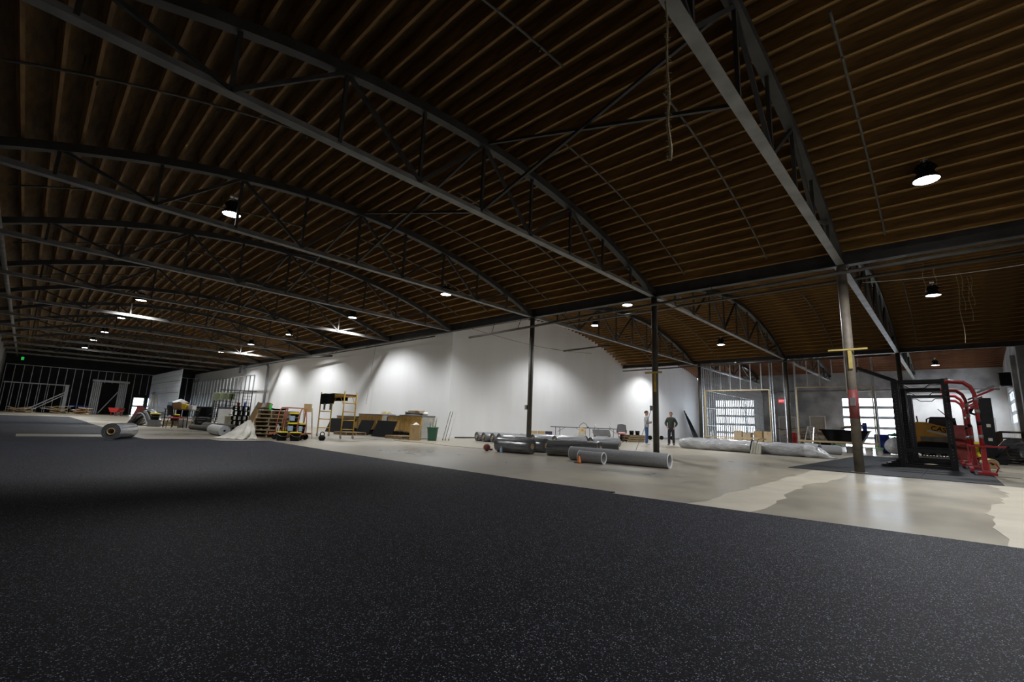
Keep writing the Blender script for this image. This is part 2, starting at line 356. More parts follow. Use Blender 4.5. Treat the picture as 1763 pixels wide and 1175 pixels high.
for x in (33.2, 37.6):
    struct('trim_1', 'concrete pilaster standing against the right wall', MB().box(x, x+0.45, YR, YR+0.28, 0, 5.7), 'concrete', cat='pilaster') if x < 35 else \
    struct('trim_2', 'dark concrete pilaster beside the high window on the right wall', MB().box(x, x+0.6, YR, YR+0.2, 0, 5.7), 'concrete', cat='pilaster')
# white partition walls, cross wall follows the second vault
struct('wall_center', 'long white painted partition wall behind the scaffold and counters', MB().box(14.5, 14.7, YW+0.2, 69.4, 0, 5.85), 'white_wall')
poly = [(14.5, 0), (XE, 0), (XE, 5.6)]
xs = [XE-0.4-(XE-0.4-14.6)*i/60 for i in range(61)]
for x in xs:
    z = arc(x, *VB)-0.02 if x <= XB else arc(min(x, XE), *VC)-0.02
    poly.append((x, z))
poly.append((14.5, 5.7))
struct('wall_cross', 'tall white painted cross wall rising to the curved roof', MB().prism(poly, YW, YW+0.2, 'y'), 'white_wall')
struct('baseboard_cross', 'thin dark base strip along the white cross wall', MB().box(15.0, XE, YW-0.015, YW, 0, 0.05), 'black', cat='baseboard')

# ------------------------------------------------------------------ vault roofs: deck, plank-laid, with joists
def vault(name, label, V, y0, y1, lines, nj, near, md, mj):
    x0, x1, ze, za = V; N = 48
    mb = MB(); xs = [x0-0.15+(x1-x0+0.3)*i/N for i in range(N+1)]
    zf = lambda x: arc(min(max(x, x0), x1), *V)
    top = [(x, zf(x)+0.04) for x in xs]; bot = [(x, zf(x)) for x in reversed(xs)]
    mb.prism(bot+top[::1], y0, y1, 'y')
    roof = struct(name, label, mb, md, cat='roof')
    L = 5.45; jm = {}
    rest = MB(); cnt = 0
    for li in range(len(lines)-1):
        a, b = lines[li], lines[li+1]
        for i in range(nj):
            x = x0+(x1-x0)*(i+0.5)/nj; z = arc(x, *V); s = arc_slope(x, *V); ang = -math.atan(s)
            if near[0] <= li < near[1] and cnt < 300:
                key = round(b-a, 3)
                if key not in jm:
                    j = MB().box(-0.026, 0.026, 0, key, -0.29, 0.0).build('joist', mj, roof); jm[key] = j
                else: j = copy_obj(jm[key], roof)
                j.location = (x+random.uniform(-0.012, 0.012), a, z); j.rotation_euler = (0, ang, 0); cnt += 1
            else:
                rest.bar((x, a, z-0.145), (x, b, z-0.145), 0.05, 0.29)
    if rest.v:
        r = rest.build('far_joists', mj, roof); r['kind'] = 'stuff'
    return roof
LA = [YR]+TY+[69.4]
vault('ceiling', 'main curved timber roof with close joists over the long hall', VA, YR, 69.4, LA, 40, (0, 7), 'deck', 'joist')
vault('ceiling', 'second curved timber roof beyond the first column line', VB, YR, YW, [YR, 1.75, 7.05, 12.57, YW], 42, (0, 4), 'deck', 'joist')
vault('ceiling', 'third reddish timber roof sloping down to the back wall', VC, YR, YW, [YR, 1.75, 7.05, 12.57, YW], 38, (0, 4), 'deck_red', 'joist_red')

# ------------------------------------------------------------------ trusses
def truss(V, y, label, npan=10, detail=True, group='roof trusses'):
    x0, x1, ze, za = V
    t = thing('roof_truss', label, 'truss', (0, y, 0), group=group)
    zt = lambda x: max(arc(min(max(x, x0), x1), *V)-0.42, ZC+0.16)
    c = MB(); n = 30
    a, b = x0+0.05, x1-0.05
    pts = [(a+(b-a)*i/n, zt(a+(b-a)*i/n)) for i in range(n+1)]
    c.prism([(x, z+0.09) for x, z in pts]+[(x, z-0.09) for x, z in reversed(pts)], -0.09, 0.09, 'y')
    c.build('top_chord', 'steel_dark', t)
    b_ = MB().box(a, b, -0.085, 0.085, ZC, ZC+0.015).box(a, b, -0.012, 0.012, ZC+0.015, ZC+0.14)
    b_.build('bottom_chord', 'steel_chord', t)
    zb = ZC+0.08; st = 'steel_dark'
    for i in range(1, npan):
        x = x0+(x1-x0)*i/npan
        if zt(x)-zb < 0.25: continue
        MB().bar((x, 0, zb), (x, 0, zt(x)), 0.06).build('web_post', st, t)
        if i % 2 == 0:
            for k in (-1, 1):
                xx = x0+(x1-x0)*(i+k)/npan
                if 0 < i+k < npan: MB().bar((x, 0, zb), (xx, 0, zt(xx)-0.03), 0.065, 0.065).build('web_diagonal', st, t)
    return t
for k, y in enumerate(TY):
    truss(VA, y, ['bowstring steel roof truss ending at the column with the red band',
                  'bowstring steel roof truss crossing the upper left corner', 'bowstring steel roof truss in front of the near left hanging lamp'][k] if k < 3 else
          '%s bowstring steel roof truss of the main hall counted from the camera' % ORD[k])
for k, y in enumerate(TY[:3]):
    truss(VB, y, '%s bowstring truss of the second vault counted from the camera' % ORD[k], group='second vault trusses')
    truss(VC, y, '%s bowstring truss of the third vault counted from the camera' % ORD[k], npan=8, group='third vault trusses')

# sway braces along the crown of the main vault
for k in range(0, 5):
    xm = 6.22; z1 = arc(xm, *VA)-0.42; z0 = ZC+0.12
    t = thing('sway_brace', 'crossed steel sway brace between the %s and %s main trusses' % (ORD[k], ORD[k+1]), 'brace', (xm, 0, 0))
    MB().bar((0, TY[k]+0.1, z1), (0, TY[k+1]-0.1, z0), 0.055, 0.055).build('brace_bar', 'steel_dark', t)
    MB().bar((0.04, TY[k]+0.1, z0), (0.04, TY[k+1]-0.1, z1), 0.055, 0.055).build('brace_bar', 'steel_dark', t)

# girders and columns
def ibeam(mb, x, y0, y1, z0, z1, w=0.22, t=0.022):
    mb.box(x-w/2, x+w/2, y0, y1, z0, z0+t); mb.box(x-w/2, x+w/2, y0, y1, z1-t, z1); mb.box(x-0.01, x+0.01, y0, y1, z0+t, z1-t)
    return mb
tag(ibeam(MB(), XA, YR, 69.0, ZC-0.01, ZC+0.45).build('roof_girder', 'steel_dark'), 'long dark steel girder over the first row of columns', 'girder')
tag(ibeam(MB(), XB, YR, YW, ZC+0.02, ZC+0.42).build('roof_girder', 'steel_dark'), 'dark steel girder over the second row of columns', 'girder')
def column(x, y, h, label, m='steel_post', r=0.1):
    t = thing('steel_column', label, 'column', (x, y, 0))
    MB().lathe([(r, 0.012), (r, h)], 20).build('shaft', m, t)
    MB().box(-0.17, 0.17, -0.17, 0.17, 0.0, 0.014, 0.003).build('base_plate', m, t)
    MB().box(-0.16, 0.16, -0.16, 0.16, h-0.02, h).build('cap_plate', 'steel_dark', t)
    return t
h1 = ZC-0.01
c = column(XA, 1.75, h1, 'tan steel column with red painted band beside the black racks', 'post_tan', 0.105)
MB().lathe([(0.108, 1.30), (0.108, 2.02)], 20).build('red_band', 'post_red', c)
MB().box(-0.15, -0.11, -0.40, 0.42, 3.02, 3.06).build('clamped_board', 'tape_yellow', c, label='yellow board clamped across the column')
MB().box(-0.142, -0.106, -0.07, 0.01, 2.55, 3.02).build('vertical_board', 'tape_yellow', c)
MB().box(-0.13, -0.10, -0.06, 0.05, 1.62, 1.82, 0.004).build('outlet_box', 'steel_bright', c)
MB().tube([(-0.07, 0.1, 1.9), (-0.07, 0.1, 3.4), (-0.07, 0.1, 5.2)], 0.012, 6).build('conduit', 'steel_bright', c)
c = column(XA, 7.05, h1, 'dark steel column in front of the two standing men')
MB().box(-0.15, -0.11, -0.30, 0.30, 2.66, 2.72).build('clamped_board', 'tape_yellow', c)
MB().box(-0.14, -0.10, -0.08, -0.01, 2.05, 2.66).build('vertical_board', 'scaffold_yellow', c)
MB().box(-0.14, -0.07, 0.04, 0.14, 1.44, 1.60, 0.004).build('outlet_box', 'steel_bright', c)
c = column(XA, 12.57, h1, 'dark steel column rising behind the plastic wrapped rolls')
MB().box(-0.14, -0.06, 0.06, 0.16, 1.42, 1.60, 0.004).build('outlet_box', 'steel_bright', c)
column(XB, 12.2, ZC+0.02, 'dark steel column at the left end of the stud wall')
column(XB, 7.0, ZC+0.02, 'dark steel column between the two framed openings')
column(XB, 1.75, ZC+0.02, 'dark steel column behind the black racks')

# sprinkler branch lines and mains
def branch(V, y, label, xa, xb, drop=0.34):
    n = 16; pts = [(xa+(xb-xa)*i/n, y, arc(xa+(xb-xa)*i/n, *V)-drop) for i in range(n+1)]
    t = thing('sprinkler_pipe', label, 'pipe', (0, 0, 0), group='sprinkler branch pipes')
    MB().tube(pts, 0.022, 6).build('pipe_run', 'steel_post', t)
    for i in range(2, n, 4):
        p = pts[i]; MB().tube([p, (p[0], p[1], p[2]+0.34)], 0.010, 6).build('hanger_rod', 'steel_post', t)
        MB().tube([(p[0]+0.2, p[1], p[2]-0.01), (p[0]+0.2, p[1], p[2]-0.09)], 0.014, 6).build('sprinkler_head', 'steel_post', t)
for i, y in enumerate([0.75, 3.35, 5.7, 9.3, 11.2, 14.6, 16.5, 20.2, 22.2, 26.4]):
    branch(VA, y, '%s thin curved sprinkler pipe under the right slope of the main roof' % ORD[i], 7.3, 13.7)
for i, y in enumerate([4.4, 9.6, 15.3, 20.9, 26.4]):
    branch(VA, y, '%s thin curved sprinkler pipe under the left slope of the main roof' % ORD[i], -1.0, 5.6)
for i, y in enumerate([0.9, 4.4, 10.8, 15.3]):
    branch(VB, y, '%s thin curved sprinkler pipe under the second roof' % ORD[i], 23.3, 30.7)
def main_pipe(pts, r, label, hang=None, m='steel_post'):
    t = thing('overhead_pipe', label, 'pipe'); MB().tube(pts, r, 8).build('pipe_run', m, t)
    for p in (hang or []):
        MB().tube([p[0], p[1]], 0.012, 6).build('hanger_rod', m, t)
    return t
main_pipe([(-1.2, 12, 5.55), (-1.15, 40, 5.5), (-1.1, 68, 5.45)], 0.07, 'grey overhead pipe running along the left wall', m='steel_chord')
main_pipe([(13.9, 16.1, 4.72), (13.9, 12.1, 4.80), (13.9, 9.0, 4.9), (13.9, -2.5, 5.05)], 0.05, 'dark capped pipe hung below the girder beside the white corner',
          [((13.9, 14.6, 4.75), (14.1, 14.6, 5.32)), ((13.9, 13.0, 4.78), (14.1, 13.0, 5.32)), ((13.9, 10.6, 4.85), (14.1, 10.6, 5.3)), ((13.9, 5.0, 4.95), (14.1, 5.0, 5.3))])
main_pipe([(14.05, 44, 5.05), (14.05, 30, 5.05), (14.05, 19.0, 5.1)], 0.035, 'thin dark pipe along the top of the white partition wall',
          [((14.05, y, 5.06), (14.2, y, 5.32)) for y in (22, 26, 30, 34, 38)])
main_pipe([(13.2, 36.5, 4.95), (13.9, 30.2, 4.85)], 0.075, 'short thick dark pipe stub near the white wall top', [((13.4, 34.7, 4.92), (13.4, 34.7, 5.31)), ((13.85, 30.7, 4.86), (14.3, 30.7, 5.31))])
main_pipe([(22.4, 17.0, 5.35), (27.0, 16.6, 6.35)], 0.05, 'dark pipe sloping out from the lit cross wall', [((22.5, 17.0, 5.37), (22.5, 18.04, 5.6)), ((26.9, 16.6, 6.33), (26.9, 16.6, 7.1))])
main_pipe([(30.9, 17.8, 5.05), (30.9, 12.4, 5.12), (30.9, 2, 5.15)], 0.04, 'dark sprinkler main along the second column line', [((30.9, y, 5.12), (31.3, y, 5.36)) for y in (16, 13.5, 9.5, 5)])
main_pipe([(16.0, 12.0, 5.25), (16.0, 4.0, 5.35), (16.0, -2.6, 5.4)], 0.045, 'dark sprinkler main hung in the second vault', [((16.0, y, 5.3), (16.0, y, 6.05)) for y in (10.5, 5, 0.5)])
main_pipe([(45.6, -2.6, 4.45), (45.6, 6.0, 4.5), (45.6, 15, 4.5)], 0.06, 'grey conduit pipe across the upper back wall', m='steel_chord')
main_pipe([(14.25, 50.2, 4.95), (14.25, 43.3, 5.05), (14.25, 43.0, 4.8), (14.25, 43.0, 1.2)], 0.10, 'grey electrical conduit bending down to a box on the white wall', m='grey_plastic')
t = thing('electrical_box', 'grey electrical box at the foot of the wall conduit', 'electrical box', (14.3, 43.0, 0.75))
MB().box(-0.2, 0.18, -0.28, 0.28, 0, 0.95, 0.01).build('cabinet', 'grey_plastic', t); MB().box(-0.215, -0.2, -0.24, 0.24, 0.05, 0.9).build('door', 'steel_chord', t)
t = thing('electrical_box', 'grey junction box high on the white wall conduit', 'electrical box', (14.25, 50.0, 4.55))
MB().box(-0.2, 0.2, -0.4, 0.4, 0, 0.8, 0.01).build('cabinet', 'grey_plastic', t); MB().box(-0.215, -0.2, -0.35, 0.35, 0.06, 0.74).build('door', 'steel_chord', t)

# ------------------------------------------------------------------ glazed doors, doors, stud walls
def glazed(name, label, a, b, z0, z1, rows, cols, fixed, axis, m='alu'):
    """glazed sectional door in plane x=fixed (axis 'x') or y=fixed (axis 'y')"""
    t = thing(name, label, 'window', kind='structure')
    def bx(u0, u1, d0, d1, w0, w1):
        return (d0+fixed, d1+fixed, u0, u1, w0, w1) if axis == 'x' else (u0, u1, d0+fixed, d1+fixed, w0, w1)
    for u0 in (a, b-0.09): MB().box(*bx(u0, u0+0.09, -0.06, 0.06, z0, z1)).build('side_frame', m, t)
    for r in range(rows+1):
        z = z0+(z1-z0)*r/rows; hh = 0.11 if 0 < r < rows else 0.09
        MB().box(*bx(a+0.09, b-0.09, -0.05, 0.05, max(z0, z-hh), min(z1, z+hh))).build('rail', m, t)
    for c_ in range(1, cols):
        u = a+(b-a)*c_/cols; MB().box(*bx(u-0.045, u+0.045, -0.045, 0.045, z0, z1)).build('mullion', m, t)
    g0 = None
    for r in range(rows):
        for c_ in range(cols):
            u0 = a+(b-a)*c_/cols; u1 = a+(b-a)*(c_+1)/cols; w0 = z0+(z1-z0)*r/rows; w1 = z0+(z1-z0)*(r+1)/rows
            MB().box(*bx(u0+0.04, u1-0.04, -0.006, 0.006, w0+0.08, w1-0.08)).build('pane', 'glass', t)
    return t
glazed('window_1', 'white glazed overhead door in the back wall behind the dump hopper', 3.0, 6.45, 0, 3.98, 5, 3, XE+0.1, 'x')
glazed('window_2', 'bright glazed overhead door seen through the dense metal studs', 12.9, 16.5, 0, 3.85, 5, 4, XE+0.1, 'x')
glazed('window_3', 'three tier high window in the right wall', 41.2, 44.9, 2.05, 4.15, 3, 1, YR-0.12, 'y')
glazed('window_4', 'bright narrow glass door in the far dark end wall', 8.75, 9.85, 0, 2.05, 2, 1, 69.5, 'y')
glazed('window_5', 'bright wide glass door in the far dark end wall beside the ladder', 10.1, 11.6, 0, 2.05, 2, 1, 69.5, 'y')
def door(name, label, y0, y1, h, m, recess=0.08):
    t = thing(name, label, 'door', (XE, 0, 0), kind='structure')
    leaf = MB().box(recess, recess+0.05, y0+0.05, y1-0.05, 0.01, h-0.05).build('leaf', m, t)
    MB().box(-0.03, 0.12, y0, y0+0.06, 0, h).box(-0.03, 0.12, y1-0.06, y1, 0, h).box(-0.03, 0.12, y0+0.06, y1-0.06, h-0.06, h).build('frame', 'white', t)
    MB().tube([(recess-0.05, y0+0.14, 1.0), (recess-0.05, y0+0.28, 1.0)], 0.014, 8).build('handle', 'steel_bright', leaf)
door('door_1', 'grey steel door in the back wall below the exit sign', 9.75, 11.1, 2.35, 'grey_panel')
door('door_2', 'dark olive door with white frame in the grey back wall', 7.6, 8.75, 2.45, 'beige')
door('door_3', 'narrow white door near the right corner of the back wall', -2.15, -1.5, 2.45, 'white')
def text_mesh(body, size, extrude, name, m, parent, M4):
    cu = bpy.data.curves.new(name, 'FONT'); cu.body = body; cu.size = size; cu.extrude = extrude; cu.align_x = 'CENTER'; cu.align_y = 'CENTER'
    tmp = bpy.data.objects.new(name, cu); COL.objects.link(tmp); dg = bpy.context.evaluated_depsgraph_get(); dg.update()
    me = bpy.data.meshes.new_from_object(tmp.evaluated_get(dg)); bpy.data.objects.remove(tmp); bpy.data.curves.remove(cu)
    me.materials.clear(); me.materials.append(MATS[m]); me.name = name
    o = bpy.data.objects.new(name, me); COL.objects.link(o); o.parent = parent; o.matrix_local = M4
    return o
FACE_NX = Matrix(((0, 0, -1, 0), (-1, 0, 0, 0), (0, 1, 0, 0), (0, 0, 0, 1)))      # text plane facing -x, reading towards -y
t = thing('exit_sign', 'small glowing red exit sign on the back wall', 'sign', (XE-0.03, 10.75, 3.7))
MB().box(-0.04, 0.02, -0.25, 0.25, -0.15, 0.15, 0.01).build('sign_box', 'exit_red', t)
m4 = FACE_NX.copy(); m4.translation = (-0.045, 0, 0); text_mesh('EXIT', 0.2, 0.004, 'lettering', 'exit_white', t, m4)
t = thing('exit_sign', 'tiny green exit light at the far left end', 'sign', (-0.7, 65.5, 5.0))
MB().box(-0.1, 0.1, -0.05, 0.05, 0, 0.3, 0.01).build('sign_box', 'exit_green', t); MB().tube([(0, 0, 0.3), (0, 0, 1.4)], 0.02, 6).build('hanger', 'steel_dark', t)

STUD = {}
def stud(parent, p, h, along, w=0.09, d=0.041):
    """C-shaped metal stud"""
    key = (round(h, 2), along)
    if key not in STUD:
        mb = MB(); tt = 0.006
        if along == 'y':
            mb.box(-w/2, w/2, -tt/2, tt/2, 0, h).box(-w/2, -w/2+tt, tt/2, d, 0, h).box(w/2-tt, w/2, tt/2, d, 0, h)
        else:
            mb.box(-tt/2, tt/2, -w/2, w/2, 0, h).box(tt/2, d, -w/2, -w/2+tt, 0, h).box(tt/2, d, w/2-tt, w/2, 0, h)
        STUD[key] = mb.build('stud', 'galv', parent); o = STUD[key]
    else: o = copy_obj(STUD[key], parent)
    o.location = p; return o
def stud_wall(label, kind, fixed, a, b, h, step, skip=(), rails=(), header=None, top=True):
    t = thing('stud_wall', label, 'stud wall')
    n = int(round((b-a)/step))
    for i in range(n+1):
        u = a+(b-a)*i/n
        sk = False; z0 = 0.0
        for (s0, s1, zz) in skip:
            if s0 < u < s1: z0 = zz
        if z0 >= h: continue
        stud(t, (fixed, u, z0) if kind == 'y' else (u, fixed, z0), h-z0, kind)
    def tr(z, hh, u0=a, u1=b, nm='track'):
        if kind == 'y': MB().box(fixed-0.05, fixed+0.05, u0-0.02, u1+0.05, z, z+hh).build(nm, 'galv', t)
        else: MB().box(u0-0.02, u1+0.05, fixed-0.05, fixed+0.05, z, z+hh).build(nm, 'galv', t)
    if top: tr(h, 0.05)
    if not skip: tr(0.0, 0.035)
    for z in rails: tr(z, 0.025, nm='bridging')
    return t
# stud wall along the second column line with two framed openings
t = stud_wall('tall metal stud wall with two wide framed openings on the second column line', 'y', XB+0.02, 2.85, 12.05, 5.2, 0.61, skip=[(2.95, 6.55, 3.66), (7.95, 11.9, 3.55)])
for (y0, y1, z) in [(2.95, 6.55, 3.62), (7.95, 11.9, 3.52)]:
    MB().box(XB-0.06, XB+0.10, y0, y1, z-0.05, z).build('header', 'lumber', t)
    MB().box(XB-0.06, XB+0.10, y0, y0+0.05, 0, z-0.05).build('jamb', 'lumber', t); MB().box(XB-0.06, XB+0.10, y1-0.05, y1, 0, z-0.05).build('jamb', 'lumber', t)
    for yy in (y0-0.06, y1+0.02): stud(t, (XB+0.02, yy, 0), 5.2, 'y')
MB().box(XB-0.07, XB-0.03, 2.9, 6.6, 0.46, 0.57).build('guard_rail', 'lumber', t)
MB().box(XB-0.07, XB-0.03, 8.0, 11.9, 0.46, 0.55).build('guard_rail', 'lumber', t)
stud_wall('dense galvanised stud wall running back to the bright windows', 'x', YD, 31.9, XE-0.1, 5.15, 0.41, rails=(1.2, 2.4, 3.6))
# end of the hall
t = stud_wall('bare metal stud wall across the dark far end of the hall', 'x', YE, XL+0.2, 14.3, 4.55, 0.62, skip=[(4.8, 7.5, 3.3), (8.6, 11.7, 2.3)], rails=())
t = thing('door_framing', 'thick foil wrapped stud framing around the far central doorway', 'framing', (0, YE-0.5, 0))
for x0 in (4.75, 6.9):
    for i in range(5):
        for j in range(2):
            MB().box(x0+i*0.15, x0+i*0.15+0.11, j*0.2, j*0.2+0.15, 0, 3.35+random.uniform(-0.05, 0.05)).build('wrapped_stud', 'galv', t)
MB().box(4.7, 7.75, -0.02, 0.38, 3.4, 3.62).build('header', 'galv', t)
MB().bar((5.55, -0.1, 0.1), (7.2, -0.1, 3.0), 0.09, 0.09).build('diagonal_brace', 'galv', t)
t = thing('door_framing', 'low braced stud framing at the far left end', 'framing', (0, YE-0.8, 0))
MB().box(-1.6, 3.0, -0.05, 0.05, 2.75, 2.85).build('header', 'galv', t); MB().box(2.7, 2.98, -0.05, 0.1, 0, 2.75).build('jamb', 'galv', t)
for i in range(6): MB().box(-1.5+i*0.6, -1.46+i*0.6, -0.04, 0.04, 0, 2.75).build('stud', 'galv', t)
MB().bar((0.0, -0.5, 0.05), (2.9, -0.1, 2.2), 0.09).build('diagonal_brace', 'galv', t); MB().bar((0.4, -0.7, 0.05), (2.95, -0.3, 2.0), 0.07).build('diagonal_brace', 'galv', t)
stud_wall('close packed metal stud wall standing lengthwise near the far doorway', 'y', 9.7, 51.5, 65.6, 4.5, 0.42, rails=(1.2, 2.4, 3.5))
stud_wall('sparse tall metal studs in front of the far white wall', 'y', 13.35, 43.3, 64.0, 4.0, 1.1, rails=(2.6,))
t = thing('stud_bundle', 'bluish bundle of upright metal studs beside the far ladder', 'stud bundle', (9.35, 60.2, 0))
for i in range(6): MB().box(-0.05, 0.05, i*0.28, i*0.28+0.16, 0, 2.55+random.uniform(-0.04, 0.04)).build('stud', 'galv', t)

# ------------------------------------------------------------------ hanging lamps
def build_lamp():
    t = thing('high_bay_lamp', 'lamp', 'lamp', group='black high bay lamps')
    MB().lathe([(0.10, 0.30), (0.135, 0.20), (0.16, 0.12), (0.225, 0.035), (0.232, 0.0), (0.215, 0.0), (0.205, 0.012)], 24, cap=False).build('housing', 'black', t)
    f = MB()
    for i in range(12):
        a = 2*math.pi*i/12; f.bar((0.06*math.cos(a), 0.06*math.sin(a), 0.33), (0.15*math.cos(a), 0.15*math.sin(a), 0.22), 0.008, 0.12)
    f.lathe([(0.10, 0.3), (0.09, 0.36), (0.05, 0.37)], 16); f.build('heat_sink', 'black', t)
    MB().lathe([(0.21, 0.010), (0.0005, 0.004)], 24, cap=False).build('lens', 'lens', t)
    MB().tube([(0, 0, 0.36), (0, 0, 0.5)], 0.016, 8).build('stem', 'steel_bright', t)
    MB().box(-0.09, 0.09, -0.06, 0.06, 0.48, 0.53).build('mounting_box', 'steel_bright', t)
    l = bpy.data.lights.new('lamp_light', 'SPOT'); l.energy = LAMP_W; l.spot_size = R_(138); l.spot_blend = 0.50; l.shadow_soft_size = 0.12; l.color = (0.97, 0.985, 1.0)
    lo = bpy.data.objects.new('lamp_light', l); COL.objects.link(lo); lo.parent = t; lo.location = (0, 0, -0.03)
    l2 = bpy.data.lights.new('lamp_spill', 'POINT'); l2.energy = LAMP_W*0.022; l2.shadow_soft_size = 0.2; l2.color = (1.0, 0.9, 0.75)
    return t
lamp0 = build_lamp()
LAMPS = [((11.8, -0.08, 6.0), 'lamp hanging at the upper right of the main hall'), ((22.0, 0.06, 6.0), 'lamp hanging right of the red banded column in the second vault'),
         ((3.0, 13.3, 5.97), 'lamp hanging at the near left under the main roof'), ((11.6, 15.1, 6.1), 'lamp near the middle by the second long truss chord'),
         ((3.2, 28.4, 6.05), 'second lamp in the left row of the main hall'), ((3.2, 35.3, 6.05), 'third lamp in the left row of the main hall'),
         ((11.5, 23.0, 6.1), 'lamp above the yellow scaffold by the white wall'), ((11.6, 31.9, 6.1), 'lamp above the pallets by the white wall'),
         ((11.6, 39.5, 6.1), 'fourth lamp of the row beside the long white wall'), ((11.6, 47.5, 6.1), 'fifth lamp of the row beside the long white wall'),
         ((3.2, 43.2, 6.05), 'fourth lamp in the left row of the main hall'), ((3.1, 49.5, 6.05), 'fifth lamp in the left row of the main hall'), ((3.1, 57.0, 6.05), 'sixth lamp in the left row, smallest in the picture'),
         ((17.4, 9.8, 6.1), 'lamp just past the middle column in the second vault'), ((21.9, 14.4, 6.55), 'lamp close to the lit white cross wall'),
         ((28.4, 9.7, 6.0), 'lamp above the two men near the second column line'), ((43.0, 0.45, 5.95), 'small lamp above the racks near the back wall'),
         ((6.3, -1.9, 5.95), 'lamp added near the right wall, outside the picture, to light the rope'), ((34.4, 15.6, 6.1), 'lamp hidden behind the second girder beside the cross wall'), ((11.8, 7.2, 6.0), 'lamp row beside the nearest long truss chord')]  # unseen lamp by the right wall is added to light rope and foreground
for i, (p, lab) in enumerate(LAMPS[:-1]): place(lamp0, p, 0.0, 'black high bay '+lab, first=(i == 0))
for i, (p, lab) in enumerate([((16.9, 5.7, 6.35), 'bright twin tube fixture in the middle of the second vault'), ((36.5, 6.5, 6.2), 'bright twin tube fixture behind the second girder')]):
    t = thing('tube_light', lab, 'light fixture', p, R_(35))
    MB().box(-0.3, 0.3, -0.1, 0.1, 0.03, 0.09, 0.01).build('tray', 'white', t)
    for s in (-0.06, 0.06): MB().tube([(-0.28, s, 0.0), (0.28, s, 0.0)], 0.02, 8).build('tube', 'lens', t)
    MB().tube([(0, 0, 0.09), (0, 0, 0.6)], 0.008, 6).build('hanger', 'steel_dark', t)

# ------------------------------------------------------------------ carpet and rubber rolls
def roll(label, p0, p1, r, m='roll_wrapped', core='cardboard', ci=0.35, spiral=True, group='flooring rolls', end='roll_rubber', name='flooring_roll', sq=1.0):
    p0 = Vector((p0[0], p0[1], r*sq)); p1 = Vector((p1[0], p1[1], r*sq)); d = p1-p0; L = d.length
    t = thing(name, label, 'roll', (p0.x, p0.y, 0), math.atan2(d.y, d.x), group)
    n = 28
    def ring(x, rr, wob=0.0):
        return [(x, rr*math.cos(2*math.pi*j/n), r*sq+rr*sq*math.sin(2*math.pi*j/n)) for j in range(n)]
    xs = [0, 0.02]+[L*i/8 for i in range(1, 8)]+[L-0.02, L]
    b = MB(); vs = []; fs = []
    for i, x in enumerate(xs):
        rr = r*(0.975 if i in (0, len(xs)-1) else 1.0)*(1+random.uniform(-0.008, 0.008)); vs += ring(x, rr)
    for i in range(len(xs)-1):
        for j in range(n): fs.append((i*n+j, i*n+(j+1) % n, (i+1)*n+(j+1) % n, (i+1)*n+j))
    b.add(vs, fs, True); b.build('outer_layer', m, t)
    for sx, s in ((0.0, 1), (L, -1)):
        e = MB()
        k = 7; rs = [r*0.975-(r*0.975-r*ci)*q/k for q in range(k+1)]; vs = []; fs = []
        for q, rr in enumerate(rs):
            vs += ring(sx+s*(0.012 if q % 2 else 0.0), rr)
        vs += ring(sx+s*0.25*min(1, L), r*ci)
        for q in range(k+1):
            for j in range(n): fs.append((q*n+j, q*n+(j+1) % n, (q+1)*n+(j+1) % n, (q+1)*n+j))
        e.add(vs, fs, False).build('rolled_end', end, t)
    if ci > 0.6:
        for sx in (-0.004, L+0.004):
            for rr in (0.99, 0.86):
                MB().tube([(sx, rr*r*math.cos(2*math.pi*j/24), r+rr*r*math.sin(2*math.pi*j/24)) for j in range(25)], 0.006, 5, cap=False).build('backing_edge', 'white', t)
    if core:
        c = MB(); vs = ring(-0.01, r*ci*0.98)+ring(L+0.01, r*ci*0.98)+ring(L+0.01, r*ci*0.8)+ring(-0.01, r*ci*0.8); fs = []
        for q in range(4):
            for j in range(n): fs.append((q*n+j, q*n+(j+1) % n, ((q+1) % 4)*n+(j+1) % n, ((q+1) % 4)*n+j))
        c.add(vs, fs, True).build('core_tube', core, t)
    return t
roll('grey wrapped flooring roll lying alone on the left rubber floor', (1.70, 16.1), (2.22, 17.15), 0.215, 'roll_wrapped', ci=0.42, end='roll_rubber')
for i, (p, q) in enumerate([((14.1, 15.45), (15.5, 15.1)), ((14.05, 14.95), (15.45, 14.6)), ((14.1, 14.45), (15.5, 14.1)), ((14.0, 13.95), (15.4, 13.6))]):
    roll('plastic wrapped flooring roll, %s from the white wall in the left back row' % ORD[i], p, q, 0.20, 'roll_wrapped')
for i, (p, q) in enumerate([((15.75, 14.3), (17.2, 13.85)), ((15.6, 13.45), (17.0, 13.0)), ((15.75, 12.35), (17.3, 11.9)), ((16.45, 11.0), (17.9, 10.55)), ((17.3, 13.3), (18.8, 12.8)), ((17.6, 12.0), (19.1, 11.5))]):
    roll('plastic wrapped flooring roll, %s in the middle back row behind the column' % ORD[i], p, q, 0.20, 'roll_wrapped')
roll('black plastic wrapped flooring roll beside the water bottle', (9.92, 9.9), (10.12, 8.72), 0.215, 'roll_black_wrapped')
roll('black wrapped flooring roll tucked behind the roll beside the bottle', (10.95, 10.25), (11.15, 9.05), 0.215, 'roll_black_wrapped')
roll('long shiny wrapped roll behind the grey felt roll', (10.35, 8.35), (11.0, 7.12), 0.215, 'roll_black_wrapped')
roll('shiny wrapped roll end showing above the grey felt roll', (11.8, 9.0), (12.15, 7.75), 0.20, 'roll_black_wrapped')
roll('dark unwrapped rubber roll pointing right behind the felt roll', (13.3, 10.3), (14.2, 8.35), 0.17, 'roll_rubber')
roll('large grey felt carpet roll lying in front of the middle column', (9.78, 7.1), (10.02, 4.62), 0.165, 'felt', core=None, ci=0.72, end='felt')
